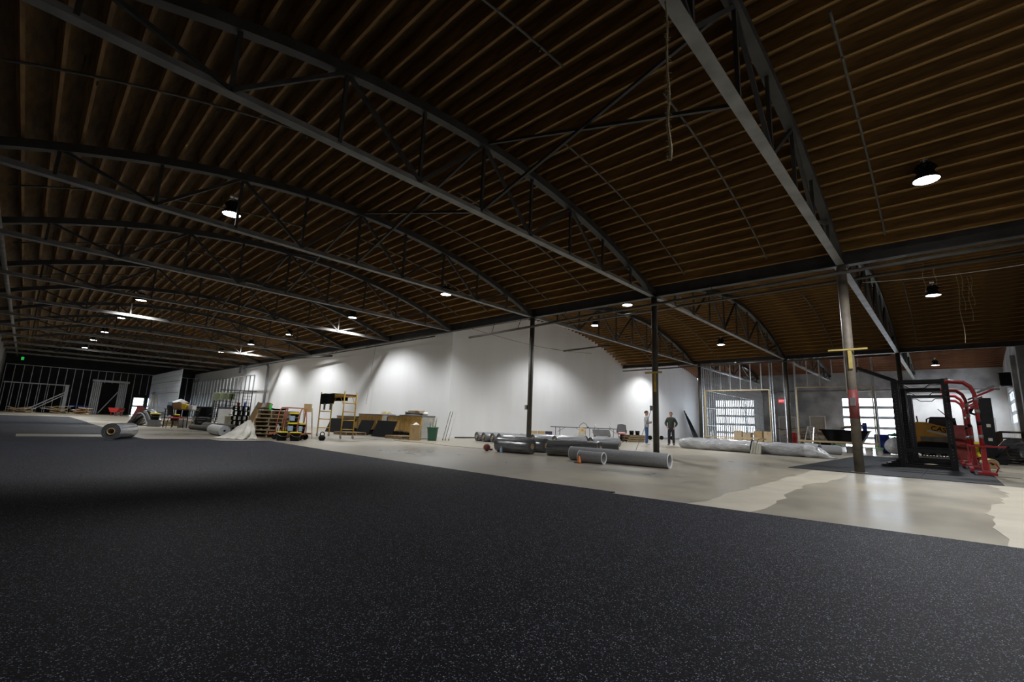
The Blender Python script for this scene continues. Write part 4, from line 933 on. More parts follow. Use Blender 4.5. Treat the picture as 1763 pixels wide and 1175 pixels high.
def lean_panel(label, y0, y1, x, h, lean=0.28, m='black', th=0.03, rz=0):
    t = thing('black_board', label, 'board', (x, y0, 0), rz); L = y1-y0
    mb = MB(); a = lean; mb.prism([(0, 0.002), (th, 0.002), (a+th, h), (a, h)], 0, L, 'y'); mb.build('sheet', m, t)
    MB().prism([(a-0.003, h-0.02), (a+th+0.003, h-0.02), (a+th+0.003, h+0.004), (a-0.003, h+0.004)], 0, L, 'y').build('edge_trim', 'roll_rubber', t)
lean_panel('square black panel leaning on the counter beside the flat pallet', 17.7, 19.3, 11.12, 0.72)
lean_panel('black panel leaning behind the right legs of the scaffold', 20.2, 21.4, 11.45, 0.70)
lean_panel('long black panel leaning between the scaffold frames', 21.7, 24.4, 11.3, 0.72)
t = carton('tall brown cardboard carton standing open before the counter end', (11.27, 16.08, 0), 0.40, 0.40, 0.62, IMG, 'cardboard', flaps=False, tape=False)
MB().bar((-0.05, -0.203, 0.30), (-0.05, -0.203, 0.46), 0.02, 0.004).build('slot', 'black', t)
t = thing('white_bag', 'crumpled white bag in the mouth of the brown carton', 'bag', (11.27, 16.08, 0.624))
MB().grid(lambda u, v: (0.13*u*math.cos(6.283*v)*(1+0.2*math.sin(13*v)), 0.12*u*math.sin(6.283*v), 0.09*(1-u**1.6)+0.01*math.sin(20*v)*u), 8, 24).build('film', 'white', t)
t = thing('green_bin', 'dark green bin full of sticks at the counter end', 'bin', (11.85, 15.7, 0), IMG)
MB().lathe([(0.17, 0), (0.18, 0.02), (0.225, 0.52), (0.245, 0.525), (0.245, 0.55), (0.21, 0.55), (0.18, 0.1)], 20, cap=True).build('body', 'green_bin', t)
MB().lathe([(0.235, 0.50), (0.25, 0.505), (0.25, 0.555), (0.215, 0.555)], 20, cap=False).build('rim', 'green_bin', t)
r = random.Random(11)
for i in range(7):
    a = r.uniform(0, 6.28); tt = thing('wooden_stick', 'pale wooden stick, %s of those standing in the green bin' % ORD[i], 'stick', (11.85+0.08*math.cos(a), 15.7+0.08*math.sin(a), 0.12), group='sticks in the green bin')
    MB().bar((0, 0, 0), (r.uniform(-0.14, 0.14), r.uniform(-0.14, 0.14), r.uniform(0.65, 0.95)), 0.03, 0.02).build('stick_shaft', ['lumber', 'white'][i % 2], tt)
for i, (dx, m) in enumerate(((0.0, 'black'), (0.10, 'black'), (0.25, 'grey_panel'))):
    t = thing('leaning_pole', ('black', 'second black', 'pale')[i]+' thin pole leaning on the white wall beside the green bin', 'pole', (12.6+dx, 15.95-0.05*i, 0))
    MB().tube([(0, 0, 0.01), (0.7, 0.45, 1.25)], 0.012, 6).build('pole_shaft', m, t); MB().tube([(0, 0, 0.0), (0.02, 0.015, 0.05)], 0.02, 6).build('foot_cap', 'black', t)
r = random.Random(4)
for i, (yy, L, z, m) in enumerate([(17.72, 1.2, 1.021, 'grey_panel'), (17.66, 1.3, 1.072, 'wood_dark'), (17.7, 1.2, 1.123, 'grey_panel'), (17.6, 0.9, 1.174, 'wood')]):
    t = thing('loose_plank', 'loose plank on the near counter top, %s from the bottom' % ORD[i], 'plank', (12.3, yy, z), R_(90+r.uniform(-6, 6)), group='planks on the counter')
    MB().box(-L/2, L/2, -0.16, 0.16, 0, 0.05, 0.004).build('board', m, t)
t = thing('cloth_roll', 'white rolled cloth on the near counter top', 'cloth', (12.25, 16.82, 1.024))
MB().lathe([(0.15*math.sin(math.pi*i/10)**0.7+0.001, 0.07-0.07*math.cos(math.pi*i/10)+0.008*math.sin(i*5)*(0 < i < 10)) for i in range(11)], 16, sx=0.7).build('bundle', 'white', t)
t = thing('foam_pile', 'pale yellow foam scraps on the middle counter', 'foam', (12.4, 20.2, 1.021))
for i in range(6): MB().grid(lambda u, v, i=i: (-0.2+0.08*i+0.12*u*math.cos(6.28*v), 0.05*(i % 3)+0.12*u*math.sin(6.28*v), 0.02+0.12*(1-u*u)+0.01*math.sin(20*v)), 6, 14).build('foam_piece', 'lumber', t)
t = thing('paper_notice', 'small white and blue notice at the foot of the white wall', 'sign', (14.485, 22.0, 0.05))
MB().box(0, 0.012, -0.5, 0.5, 0.0, 0.4).build('sheet', 'white', t)
for y in (-0.35, 0.3): MB().box(-0.003, 0.0, y, y+0.12, 0.12, 0.28).build('blue_mark', 'blue', t)

# ------------------------------------------------------------------ centre: tables, chair, boxes
def folding_table(label, loc, rz, L=2.35, d=0.75):
    t = thing('folding_table', label, 'table', loc, rz)
    MB().box(-L/2, L/2, -d/2, d/2, 0.71, 0.75, 0.006).build('table_top', 'purple', t)
    for s in (-1, 1):
        x = s*(L/2-0.3)
        for y in (-d/2+0.1, d/2-0.1): MB().tube([(x, y, 0), (x, y, 0.71)], 0.016, 8).build('leg', 'black', t)
        MB().tube([(x, -d/2+0.1, 0.12), (x, d/2-0.1, 0.12)], 0.012, 6).build('stretcher', 'black', t)
        MB().tube([(x, 0, 0.45), (x-s*0.5, 0, 0.71)], 0.01, 6).build('folding_brace', 'black', t)
ta = math.atan2(-2.0, 4.3)
folding_table('dark folding table, left of two before the white cross wall', (23.05, 16.85, 0), ta)
folding_table('dark folding table, right of two beside the office chair', (25.2, 15.85, 0), ta)
t = thing('printed_carton', 'yellow printed carton standing before the folding tables', 'box', (23.1, 16.15, 0), R_(-60))
MB().bar((0, 0, 0.01), (0.12, 0.1, 0.72), 0.36, 0.12, up=(0, -1, 0)).build('carton', 'lumber', t)
for k, z in enumerate((0.2, 0.4, 0.58)): MB().bar((0.17*z, -0.07+0.14*z, z), (0.17*(z+0.06), -0.07+0.14*(z+0.06), z+0.06), 0.24-0.05*k, 0.008, up=(0, -1, 0)).build('print_band', ['red', 'light_blue', 'orange'][k], t)
t = thing('louvred_panel', 'grey louvred metal panel leaning below the right folding table', 'panel', (24.3, 15.4, 0), ta)
MB().bar((0, 0, 0.28), (0, 0.16, 0.66), 1.2, 0.03, up=(0, -1, 0)).build('backing', 'steel_chord', t)
for k in range(14): MB().bar((-0.56+k*0.085, -0.03, 0.3), (-0.56+k*0.085, 0.13, 0.66), 0.03, 0.02).build('louvre', 'mesh_grey', t)
for x in (-0.5, 0.5): MB().box(x-0.03, x+0.03, -0.02, 0.12, 0, 0.3).build('foot', 'black', t)
simple_chair('office_chair', 'office chair with grey mesh back and red seat near the pallets', (24.75, 14.35, 0), R_(-60), 'red', 'black')
for i, (p, m) in enumerate((((18.35, 15.75, 0), 'cardboard'), ((18.65, 15.5, 0), 'cardboard'), ((18.95, 15.25, 0), 'purple'))):
    carton(['brown carton, left of three beyond the wrapped rolls', 'brown carton, middle of three beyond the wrapped rolls', 'dark blue carton beyond the wrapped rolls'][i], p, 0.34, 0.34, 0.5, IMG, m)
for i, p in enumerate(((26.65, 14.75, 0.407), (26.95, 14.5, 0.407))):
    tub(['black pail, left of two on the low pallet stack', 'black pail, right of two on the low pallet stack'][i], p, 0.14, 0.28, lid=None, lab=False, name='black_pail')
for i, p in enumerate(((24.6, 16.1, 0.752), (25.6, 15.65, 0.752))):
    bottle(['white bottle on the right folding table, left of two', 'white bottle with green label on the right folding table'][i], p, 0.06, 0.28, 'white', ['white', 'green'][i])
t = thing('bent_cable', 'black looped cable resting on the folding tables', 'cable', (23.9, 16.5, 0.755), ta)
MB().tube([(-0.3+0.6*i/14, 0.05*math.sin(i), 0.015+0.26*math.sin(math.pi*i/14)) for i in range(15)], 0.014, 6).build('loop', 'black', t); MB().box(0.28, 0.36, -0.03, 0.03, 0, 0.05).build('plug', 'black', t)
# dark gear along the white wall
t = thing('slatted_frame', 'black slatted frame leaning against the white wall at the second columns', 'frame', (42.6, 17.2, 0), R_(0))
for k in range(4): MB().bar((0.35*k, 0, 0.02), (0.35*k-0.5, 0.7, 2.6-0.25*k), 0.16, 0.06).build('frame_bar', 'black', t)
t = thing('dark_crate', 'dark blue crate beside the leaning black frames', 'crate', (44.0, 16.8, 0))
MB().box(0, 1.3, -0.4, 0.4, 0, 0.75, 0.03).build('body', 'grey_top', t); MB().box(-0.03, 1.33, -0.43, 0.43, 0.75, 0.82).build('lid', 'black', t)
for i, x in enumerate((30.5, 32.6, 36.0)):
    t = thing('barbell', 'black barbell on the floor, %s along the white wall' % ORD[i], 'barbell', (x, 17.2-0.2*i, 0), R_(-15))
    MB().tube([(-0.9, 0, 0.16), (0.9, 0, 0.16)], 0.018, 8).build('bar', 'black', t)
    for s in (-0.65, 0.6):
        for k in range(2): MB().tube([(s+k*0.06, 0, 0.16), (s+k*0.06+0.045, 0, 0.16)], 0.16, 20).build('weight_plate', 'black', t)

# ------------------------------------------------------------------ people
def skin_obj(name, nodes, edges, m, parent, root=0, sub=2):
    names = list(nodes); idx = {n: i for i, n in enumerate(names)}
    me = bpy.data.meshes.new(name); me.from_pydata([nodes[n][0] for n in names], [(idx[a], idx[b]) for a, b in edges], [])
    o = bpy.data.objects.new(name, me); COL.objects.link(o); o.parent = parent
    md = o.modifiers.new('skin', 'SKIN'); md.use_smooth_shade = True
    for i, n in enumerate(names):
        rr = nodes[n][1]; rr = rr if isinstance(rr, tuple) else (rr, rr)
        me.skin_vertices[0].data[i].radius = rr
        me.skin_vertices[0].data[i].use_root = (i == root)
    s = o.modifiers.new('sub', 'SUBSURF'); s.levels = sub; s.render_levels = sub
    me.materials.append(MATS[m]); return o
def chain(*ns): return list(zip(ns[:-1], ns[1:]))
def person(label, loc, rz, top, legs, shoe, armsL, armsR, lean=0.0, hood=False, headyaw=0.0, cap=None):
    t = thing('person', label, 'person', loc, rz)
    hipz, kz, az = 0.93, 0.50, 0.09
    LEG = {s: [(s*0.09, 0.0, hipz-0.04), (s*0.11, -0.015, kz), (s*0.125, 0.02, az)] for s in (-1, 1)}
    SH = {s: (s*0.185, 0.01, 1.46) for s in (-1, 1)}
    ARM = {-1: armsL, 1: armsR}
    N = {'pel': ((0, 0, hipz), (0.11, 0.09)), 'waist': ((0, 0, 1.08), (0.105, 0.08)), 'chest': ((0, 0.0, 1.33), (0.13, 0.09)), 'neck0': ((0, 0.015, 1.47), 0.075),
         'neck': ((0, 0.008, 1.535), 0.054), 'jaw': ((0, -0.010, 1.595), (0.072, 0.082)), 'face': ((0, -0.006, 1.665), (0.092, 0.110)), 'skull': ((0, 0.004, 1.725), (0.092, 0.112)), 'crown': ((0, 0.006, 1.775), (0.066, 0.082)),
         'nose0': ((0, -0.098, 1.668), 0.016), 'nose': ((0, -0.118, 1.655), 0.014)}
    E_ = chain('pel', 'waist', 'chest', 'neck0', 'neck', 'jaw', 'face', 'skull', 'crown')+[('face', 'nose0'), ('nose0', 'nose')]
    for s in (-1, 1):
        k = 'L' if s < 0 else 'R'
        N['sh'+k] = (SH[s], 0.05); N['el'+k] = (ARM[s][0], 0.036); N['wr'+k] = (ARM[s][1], 0.024); E_ += [('chest', 'sh'+k), ('sh'+k, 'el'+k), ('el'+k, 'wr'+k)]
        wv, hv = Vector(ARM[s][1]), Vector(ARM[s][2]); d = (hv-wv).normalized()
        pl = wv+d*0.075; N['pa'+k] = (tuple(pl), (0.036, 0.018)); E_.append(('wr'+k, 'pa'+k))
        side = d.cross(Vector((0, -1, 0))); side = side.normalized() if side.length > 0.1 else Vector((1, 0, 0))
        for fi, (off, ln) in enumerate(((-0.027, 0.062), (-0.009, 0.074), (0.009, 0.078), (0.027, 0.068))):
            a = pl+side*off+d*0.03; b = a+d*ln*0.55; c = b+(d*0.8+Vector((0, 0.35, -0.2))).normalized()*ln*0.45
            for nm, p in (('a', a), ('b', b), ('c', c)): N['f%d%s%s' % (fi, nm, k)] = (tuple(p), 0.0085)
            E_ += [('pa'+k, 'f%da%s' % (fi, k)), ('f%da%s' % (fi, k), 'f%db%s' % (fi, k)), ('f%db%s' % (fi, k), 'f%dc%s' % (fi, k))]
        a = wv+d*0.03+side*0.038; b = a+(d+side*0.5).normalized()*0.05
        N['th'+k] = (tuple(a), 0.011); N['tt'+k] = (tuple(b), 0.009); E_ += [('wr'+k, 'th'+k), ('th'+k, 'tt'+k)]
        h, kn, an = LEG[s]
        N['hip'+k] = (h, 0.08); N['kn'+k] = (kn, 0.05); N['an'+k] = (an, 0.036); N['toe'+k] = ((an[0]+s*0.02, an[1]-0.13, 0.045), 0.03)
        E_ += [('pel', 'hip'+k), ('hip'+k, 'kn'+k), ('kn'+k, 'an'+k), ('an'+k, 'toe'+k)]
    skin_obj('body', N, E_, 'skin', t)
    # jacket
    J = {'hem': ((0, 0, 0.84), (0.195, 0.15)), 'waist': ((0, 0, 1.04), (0.178, 0.135)), 'chest': ((0, 0, 1.28), (0.20, 0.145)), 'up': ((0, 0.01, 1.43), (0.135, 0.11)), 'collar': ((0, 0.012, 1.545), (0.075, 0.08))}
    JE = chain('hem', 'waist', 'chest', 'up', 'collar')
    for s in (-1, 1):
        k = 'L' if s < 0 else 'R'; J['sh'+k] = ((SH[s][0]*0.98, SH[s][1], SH[s][2]-0.045), 0.085); J['el'+k] = (ARM[s][0], 0.066); J['cuff'+k] = (tuple(Vector(ARM[s][0]).lerp(Vector(ARM[s][1]), 0.94)), 0.046)
        JE += [('up', 'sh'+k), ('sh'+k, 'el'+k), ('el'+k, 'cuff'+k)]
    skin_obj('jacket', J, JE, top, t)
    T = {'belt': ((0, 0, 1.06), (0.15, 0.11)), 'seat': ((0, 0.005, 0.90), (0.172, 0.135))}; TE = [('belt', 'seat')]
    for s in (-1, 1):
        k = 'L' if s < 0 else 'R'; h, kn, an = LEG[s]
        T['hip'+k] = ((h[0]*1.02, h[1], 0.80), 0.106); T['kn'+k] = (kn, 0.082); T['cf'+k] = ((an[0], an[1], 0.03), 0.074); TE += [('seat', 'hip'+k), ('hip'+k, 'kn'+k), ('kn'+k, 'cf'+k)]
    skin_obj('trousers', T, TE, legs, t)
    for s in (-1, 1):
        an = LEG[s][2]
        skin_obj('shoe', {'cuff': ((an[0], an[1]+0.005, 0.10), 0.05), 'heel': ((an[0], an[1]+0.03, 0.048), (0.052, 0.052)), 'mid': ((an[0]+s*0.01, an[1]-0.07, 0.044), (0.055, 0.046)), 'ball': ((an[0]+s*0.02, an[1]-0.15, 0.038), (0.058, 0.040)), 'tip': ((an[0]+s*0.022, an[1]-0.21, 0.034), (0.04, 0.034))},
                 [('cuff', 'heel')]+chain('heel', 'mid', 'ball', 'tip'), shoe, t)
    hb = MB()
    def hair(u, v):
        b_ = math.sin(6.283*v); k = 1.95*u
        return (0.093*math.sin(k)*math.cos(6.283*v), 0.010+0.110*math.sin(k)*b_, 1.705+0.098*math.cos(k)-0.02*max(0, b_)*u+0.105*max(0, -b_)*max(0, u-0.45)*1.3+0.02*abs(math.cos(6.283*v))*u)
    hb.grid(hair, 12, 28)
    hb.build('hair', 'hair', t)
    for s in (-1, 1):
        MB().lathe([(0.011*math.sin(math.pi*i/6)+0.0003, 0.011-0.011*math.cos(math.pi*i/6)) for i in range(7)], 10, c=(s*0.033, -0.094, 1.668)).build('eye', 'hair', t)
        MB().lathe([(0.02*math.sin(math.pi*i/6)+0.0003, 0.03-0.03*math.cos(math.pi*i/6)) for i in range(7)], 10, c=(s*0.082, 0.01, 1.64), sx=0.5).build('ear', 'skin', t)
    MB().box(-0.025, 0.025, -0.096, -0.072, 1.606, 1.614).build('mouth', 'brick_red', t)
    return t
person('man in a dark green jacket and dark jeans standing by the white wall', (24.9, 11.35, 0), R_(-72), 'jacket', 'jeans_dark', 'shoe',
       [(-0.30, 0.05, 1.17), (-0.20, -0.14, 1.00), (-0.15, -0.17, 0.92)], [(0.31, 0.06, 1.17), (0.22, -0.12, 0.99), (0.17, -0.15, 0.91)])
person('person in a grey hooded top and blue jeans partly behind the column', (23.35, 12.02, 0), R_(30), 'hoodie', 'jeans_blue', 'white',
       [(-0.25, -0.02, 1.17), (-0.06, -0.24, 1.20), (0.02, -0.26, 1.22)], [(0.25, -0.02, 1.17), (0.08, -0.23, 1.14), (0.0, -0.25, 1.15)])

# ------------------------------------------------------------------ gym racks
def black_rack(label, x, yl=1.2, yr=0.05, h=2.66, boom=False):
    t = thing('power_rack', label, 'rack', (x, 0, 0)); D = 0.62; m = 'black_gloss'
    for y in (yl, yr):
        for dx in (0, D):
            uu = MB().box(dx-0.07, dx+0.07, y-0.08, y+0.08, 0.012, h, 0.004).build('upright', m, t); upr = uu if dx == 0 else upr
            MB().box(dx-0.09, dx+0.09, y-0.09, y+0.09, 0, 0.012).build('foot_plate', m, uu)
        MB().box(0.05, D-0.05, y-0.035, y+0.035, 0.05, 0.15).build('base_beam', m, t)
        MB().box(0.05, D-0.05, y-0.035, y+0.035, h-0.14, h-0.04).build('side_beam', m, t)
        MB().prism([(-0.08, h-0.32), (D+0.08, h-0.32), (D+0.08, h+0.03), (-0.02, h+0.03), (-0.08, h-0.06)], y-0.06, y-0.045, 'y').build('gusset_plate', m, t)
        hl = MB()
        for k in range(22):
            z = 0.3+k*0.095; hl.box(-0.072, -0.0705, y-0.010, y+0.010, z, z+0.02)
        q = hl.build('pin_holes', 'mesh_grey', upr); q['kind'] = 'stuff'
    MB().box(-0.02, 0.06, yr+0.05, yl-0.05, h-0.10, h-0.01).build('top_beam', m, t); MB().box(D-0.05, D+0.03, yr+0.05, yl-0.05, h-0.10, h-0.01).build('top_beam', m, t)
    MB().box(-0.03, 0.05, yr+0.05, yl-0.05, 0.46, 0.56).build('low_beam', m, t); MB().box(D-0.04, D+0.04, yr+0.05, yl-0.05, 0.02, 0.12).build('floor_beam', m, t); MB().box(-0.04, 0.04, yr+0.05, yl-0.05, 0.02, 0.10).build('floor_beam', m, t)
    MB().tube([(0.1, yr+0.05, h-0.16), (0.1, yr+0.35, h-0.16), (0.1, yr+0.45, h-0.26), (0.1, yl-0.35, h-0.26), (0.1, yl-0.22, h-0.16), (0.1, yl-0.05, h-0.16)], 0.016, 8).build('pull_up_bar', m, t)
    for s in (1,):
        MB().tube([(-0.06, yr+0.02, 1.55), (-0.22, yr+0.02, 1.55)], 0.022, 8).build('storage_peg', m, t); MB().tube([(-0.06, yr, 0.75), (-0.2, yr-0.02, 0.75)], 0.022, 8).build('storage_peg', m, t)
    if boom:
        b = MB().bar((0.0, yl, h-0.02), (-0.5, 2.05, 3.02), 0.08, 0.10).build('boom_arm', m, t, label='long black beam angled up beyond the rack')
        for k in range(6):
            MB().bar((-0.055, yr-0.02+0.02*k, 1.45+0.03*k), (-0.2, yr-0.14+0.07*k, 1.40+0.07*k), 0.014).build('band_peg', m, t)
        for k in range(4):
            MB().bar((-0.1, yl+0.05, 0.05+0.06*k), (-0.45+0.08*k, yl+0.45-0.12*k, 0.05+0.05*k), 0.07, 0.07).build('loose_bracket', m, t)
black_rack('tall black gym rack nearest the column, with a long beam angled up', 18.65, boom=True)
black_rack('middle of the three tall black gym racks', 21.9)
black_rack('farthest of the three tall black gym racks', 25.2)
def red_rack(label, x, y, h=2.5, big=False):
    t = thing('rig_upright', label, 'rack', (x, y, 0)); m = 'red_gloss'
    for dx in (0.0, 0.28):
        MB().tube([(dx, 0.0, 0.05), (dx, 0.03, h-0.35), (dx, 0.09, h-0.16), (dx, 0.22, h-0.03), (dx, 0.48, h), (dx, 0.60, h)], 0.042, 10).build('hooped_tube', m, t)
    MB().box(-0.05, 0.33, -0.05, 0.05, 0.10, 0.75, 0.01).build('lower_box', m, t); MB().box(-0.12, 0.40, -0.20, 0.16, 0.0, 0.07, 0.01).build('base_foot', m, t)
    MB().prism([(-0.06, 0.07), (0.34, 0.07), (0.30, 0.30), (-0.02, 0.30)], -0.08, 0.08, 'y').build('base_gusset', m, t)
    MB().box(-0.1, 0.36, -0.42, 0.30, 0.72, 0.76).build('storage_shelf', m, t)
    MB().tube([(0.0, -0.18, 0.07), (0.0, -0.24, 0.20), (0.0, -0.20, 0.30), (0.0, -0.08, 0.32)], 0.016, 8).build('carry_handle', m, t)
    for z in (0.95, 1.30, 1.62, 1.95): MB().lathe([(0.05, 0), (0.05, 0.09)], 12, c=(0, 0.015, z)).build('clamp_collar', 'steel_chord' if z != 1.3 else 'black', t)
    for k in (0, 1): MB().bar((0.02, -0.02, h-0.42+0.09*k), (-0.05, -0.36, h-0.24+0.08*k), 0.055, 0.045).build('spotter_handle', 'mesh_grey' if k else m, t)
    MB().box(0.05, 1.7, 0.22, 0.30, 0.06, 0.15).build('floor_beam', m, t)
red_rack('nearest glossy red rig upright with hooped top beside the black rack', 17.75, -0.55)
red_rack('second red rig upright in the row behind the nearest red one', 20.8, -0.42)
red_rack('third red rig upright in the row', 23.4, -0.40)
red_rack('farthest red rig upright in the row', 26.3, -0.42)
t = thing('gym_tower', 'tall black weight machine tower right of the red rig', 'machine', (27.0, -1.0, 0), R_(6))
MB().prism([(-0.26, 0.25), (0.26, 0.25), (0.22, 2.55), (0.12, 2.62), (-0.2, 2.62)], -0.22, 0.22, 'y').build('housing', 'black', t)
MB().box(-0.45, 0.45, -0.4, 0.4, 0, 0.25, 0.02).build('base', 'black', t)
MB().bar((-0.2, 0.22, 2.5), (-0.6, 0.5, 2.0), 0.08).build('pulley_arm', 'black', t); MB().bar((-0.2, 0.22, 1.9), (-0.6, 0.5, 2.0), 0.06).build('pulley_arm', 'black', t)
for z in (0.9, 1.45): MB().box(-0.262, -0.255, -0.1, 0.02, z, z+0.12).build('badge', 'beige', t)
MB().tube([(-0.3, -0.1, 0.25), (-0.55, -0.3, 0.55), (-0.35, -0.5, 0.7)], 0.03, 8).build('handle', 'black', t)
t = thing('red_cabinet', 'dark red cabinet standing behind the red rig', 'cabinet', (29.0, -0.35, 0))
MB().box(-0.3, 0.3, -0.3, 0.5, 0.05, 1.55, 0.02).build('body', 'brick_red', t); MB().box(-0.315, -0.3, -0.27, 0.09, 0.1, 1.5).build('door', 'brick_red', t); MB().box(-0.315, -0.3, 0.11, 0.47, 0.1, 1.5).build('door', 'brick_red', t)
t = thing('yellow_crate', 'yellow crate behind the red rig by the machine tower', 'crate', (28.4, -0.95, 0))
MB().box(-0.25, 0.25, -0.25, 0.35, 0.0, 0.85, 0.02).build('body', 'yellow', t); MB().box(-0.26, -0.25, -0.12, 0.2, 0.35, 0.6).build('opening', 'black', t)
t = thing('paper_sheet', 'crumpled tan paper sheet on the mats behind the racks', 'paper', (19.45, 0.62, 0.014))
MB().grid(lambda u, v: (-0.1+1.4*u, -0.35+0.75*v, 0.02+0.05*math.sin(7*u+3*v)**2*math.sin(math.pi*v)), 20, 8, thick=0.006).build('sheet', 'lumber', t)
roll('beige paper roll lying behind the red rig', (22.0, -0.85), (22.8, -0.72), 0.16, 'lumber', core=None, ci=0.25, end='lumber')

# ------------------------------------------------------------------ tracked loader
t = thing('skid_steer_loader', 'orange tracked loader parked before the pale back wall', 'loader', (33.6, 0, 0))
MB().prism([(2.05, 0.75), (2.05, 1.55), (1.75, 1.80), (1.0, 1.78), (-0.2, 1.42), (-0.35, 1.1), (-0.35, 0.75)], 0.0, 0.28, 'x').build('loader_arm', 'machine_orange', t)
MB().prism([(1.9, 0.45), (1.9, 1.35), (0.9, 1.45), (-0.3, 1.1), (-0.3, 0.45)], 0.28, 1.45, 'x').build('chassis', 'machine_orange', t)
MB().prism([(1.0, 1.1), (1.0, 1.5), (0.85, 2.05), (-0.15, 2.05), (-0.25, 1.1)], 0.35, 1.35, 'x').build('cab', 'mesh_grey', t)
MB().tube([(0.3, 1.02, 1.4), (0.3, 0.98, 1.95), (0.3, 0.8, 2.05), (0.3, 0.0, 2.05), (0.3, -0.2, 1.5)], 0.035, 8).build('roll_bar', 'black', t)
MB().tube([(0.3, 1.35, 1.75), (0.3, 1.38, 2.12)], 0.03, 8).build('exhaust', 'black', t)
pts = [(1.55, 0.42), (1.42, 0.68), (0.9, 0.74), (0.2, 0.70), (-0.45, 0.40), (-0.55, 0.2), (-0.4, 0.05), (1.3, 0.05), (1.5, 0.2)]
MB().prism(pts, -0.08, 0.26, 'x').build('track', 'black', t)
for k in range(14):
    a, b = Vector((1.3-1.7*k/13, 0.0)), None; MB().box(-0.1, 0.28, 1.28-1.7*k/13, 1.33-1.7*k/13, 0.0, 0.06).build('track_lug', 'mesh_grey', t)
for y in (1.1, 0.65, 0.2, -0.2): MB().tube([(-0.1, y, 0.2), (-0.02, y, 0.2)], 0.13, 16).build('road_wheel', 'steel_chord', t)
MB().box(-0.09, 0.02, 0.0, 1.3, 0.78, 1.02).build('side_panel', 'grey_top', t)
MB().bar((-0.02, 1.0, 1.35), (-0.02, -0.3, 1.0), 0.02, 0.10).build('stripe', 'white', t)
m4 = FACE_NX.copy() @ Matrix.Rotation(R_(-12), 4, 'Z'); m4.translation = (-0.012, 0.46, 1.40); text_mesh('CASE', 0.34, 0.008, 'lettering', 'black', t, m4)

# ------------------------------------------------------------------ far right clutter behind the guard rail
def barrel(label, loc, m, r=0.3, h=0.9):
    t = thing('steel_drum', label, 'barrel', loc)
    MB().lathe([(r, 0), (r, h*0.32), (r*1.03, h*0.335), (r, h*0.35), (r, h*0.65), (r*1.03, h*0.665), (r, h*0.68), (r, h), (r*0.94, h), (r*0.94, h-0.02)], 24).build('shell', m, t)
    for z in (0.0, h-0.03): MB().lathe([(r*1.02, z), (r*1.02, z+0.03)], 24, cap=False).build('chime', m, t)
barrel('red steel drum behind the guard rail at the lumber pile', (36.6, 8.05, 0), 'red', 0.32, 0.95)
barrel('blue plastic drum right of the black dump hopper', (33.9, 2.98, 0), 'blue', 0.34, 1.05)
heap('lumber_pile', 'tan lumber pile beside the red drum', 'lumber', (37.6, 7.6, 0), R_(80), 26, 2.2, 1.2, 1.55, ['wood', 'lumber', 'wood_dark'], 5)
t = thing('dump_hopper', 'black self dumping hopper behind the guard rail', 'hopper', (33.4, 4.6, 0))
MB().prism([(-1.15, 1.15), (-0.75, 0.42), (0.75, 0.42), (1.15, 1.22)], -0.5, 0.5, 'x').build('bin', 'black', t)
MB().box(-0.55, 0.55, -1.2, 1.2, 1.15, 1.22).build('lip', 'black', t)
for y in (-0.6, 0.6): MB().box(-0.5, 0.5, y-0.06, y+0.06, 0.0, 0.42).build('skid', 'mesh_grey', t)
t = thing('scrap_boards', 'brown boards sticking out of the black hopper', 'boards', (33.4, 4.3, 1.225))
for k in range(4): MB().bar((0.1*k-0.2, 0.5, 0.03+0.04*k), (0.1*k-0.2, -0.7, 0.28+0.03*k), 0.12, 0.03).build('board', ['wood_dark', 'wood'][k % 2], t)
MB().box(-0.1, 0.0, -0.75, -0.55, 0.0, 0.45).build('blue_board', 'blue', t)
def step_ladder(label, loc, rz, h=1.9, m='steel_bright', w=0.45):
    t = thing('step_ladder', label, 'ladder', loc, rz)
    for x in (-w/2, w/2):
        MB().bar((x*1.2, -0.5, 0), (x*0.8, 0, h), 0.05, 0.03).build('front_rail', m, t); MB().bar((x*1.2, 0.5, 0), (x*0.8, 0.02, h), 0.05, 0.03).build('rear_rail', m, t)
    for k in range(1, 6):
        z = h*k/6.2; y = -0.5*(1-z/h); MB().box(-w*0.52, w*0.52, y-0.04, y+0.04, z, z+0.025).build('step', m, t)
    MB().box(-w*0.45, w*0.45, -0.08, 0.08, h-0.02, h+0.03).build('top_cap', 'grey_plastic', t)
step_ladder('aluminium step ladder standing open behind the guard rail', (33.2, 6.25, 0), R_(70), 1.35)
step_ladder('tall pale step ladder at the far end beside the bright glass', (9.0, 58.0, 0), R_(10), 2.2, 'lumber')
t = thing('work_bench', 'cluttered bench covered by a pale cloth behind the guard rail', 'bench', (35.2, 6.3, 0))
MB().box(-0.4, 0.4, -0.9, 0.9, 0.85, 0.9).build('bench_top', 'wood_dark', t)
for x in (-0.35, 0.35):
    for y in (-0.8, 0.8): MB().box(x-0.03, x+0.03, y-0.03, y+0.03, 0, 0.85).build('leg', 'mesh_grey', t)
MB().box(-0.3, 0.3, -0.7, 0.6, 0.25, 0.55).build('shelf_box', 'black', t)
t = thing('pale_cloth', 'crumpled pale cloth spread over the cluttered bench', 'cloth', (35.2, 6.3, 0.905))
MB().grid(lambda u, v: (-0.45+0.9*u, -1.0+2.0*v, 0.03+0.16*math.sin(math.pi*v)**2*(0.5+0.5*math.sin(9*u+4*v))), 14, 22, thick=0.01).build('fabric', 'tarp', t)
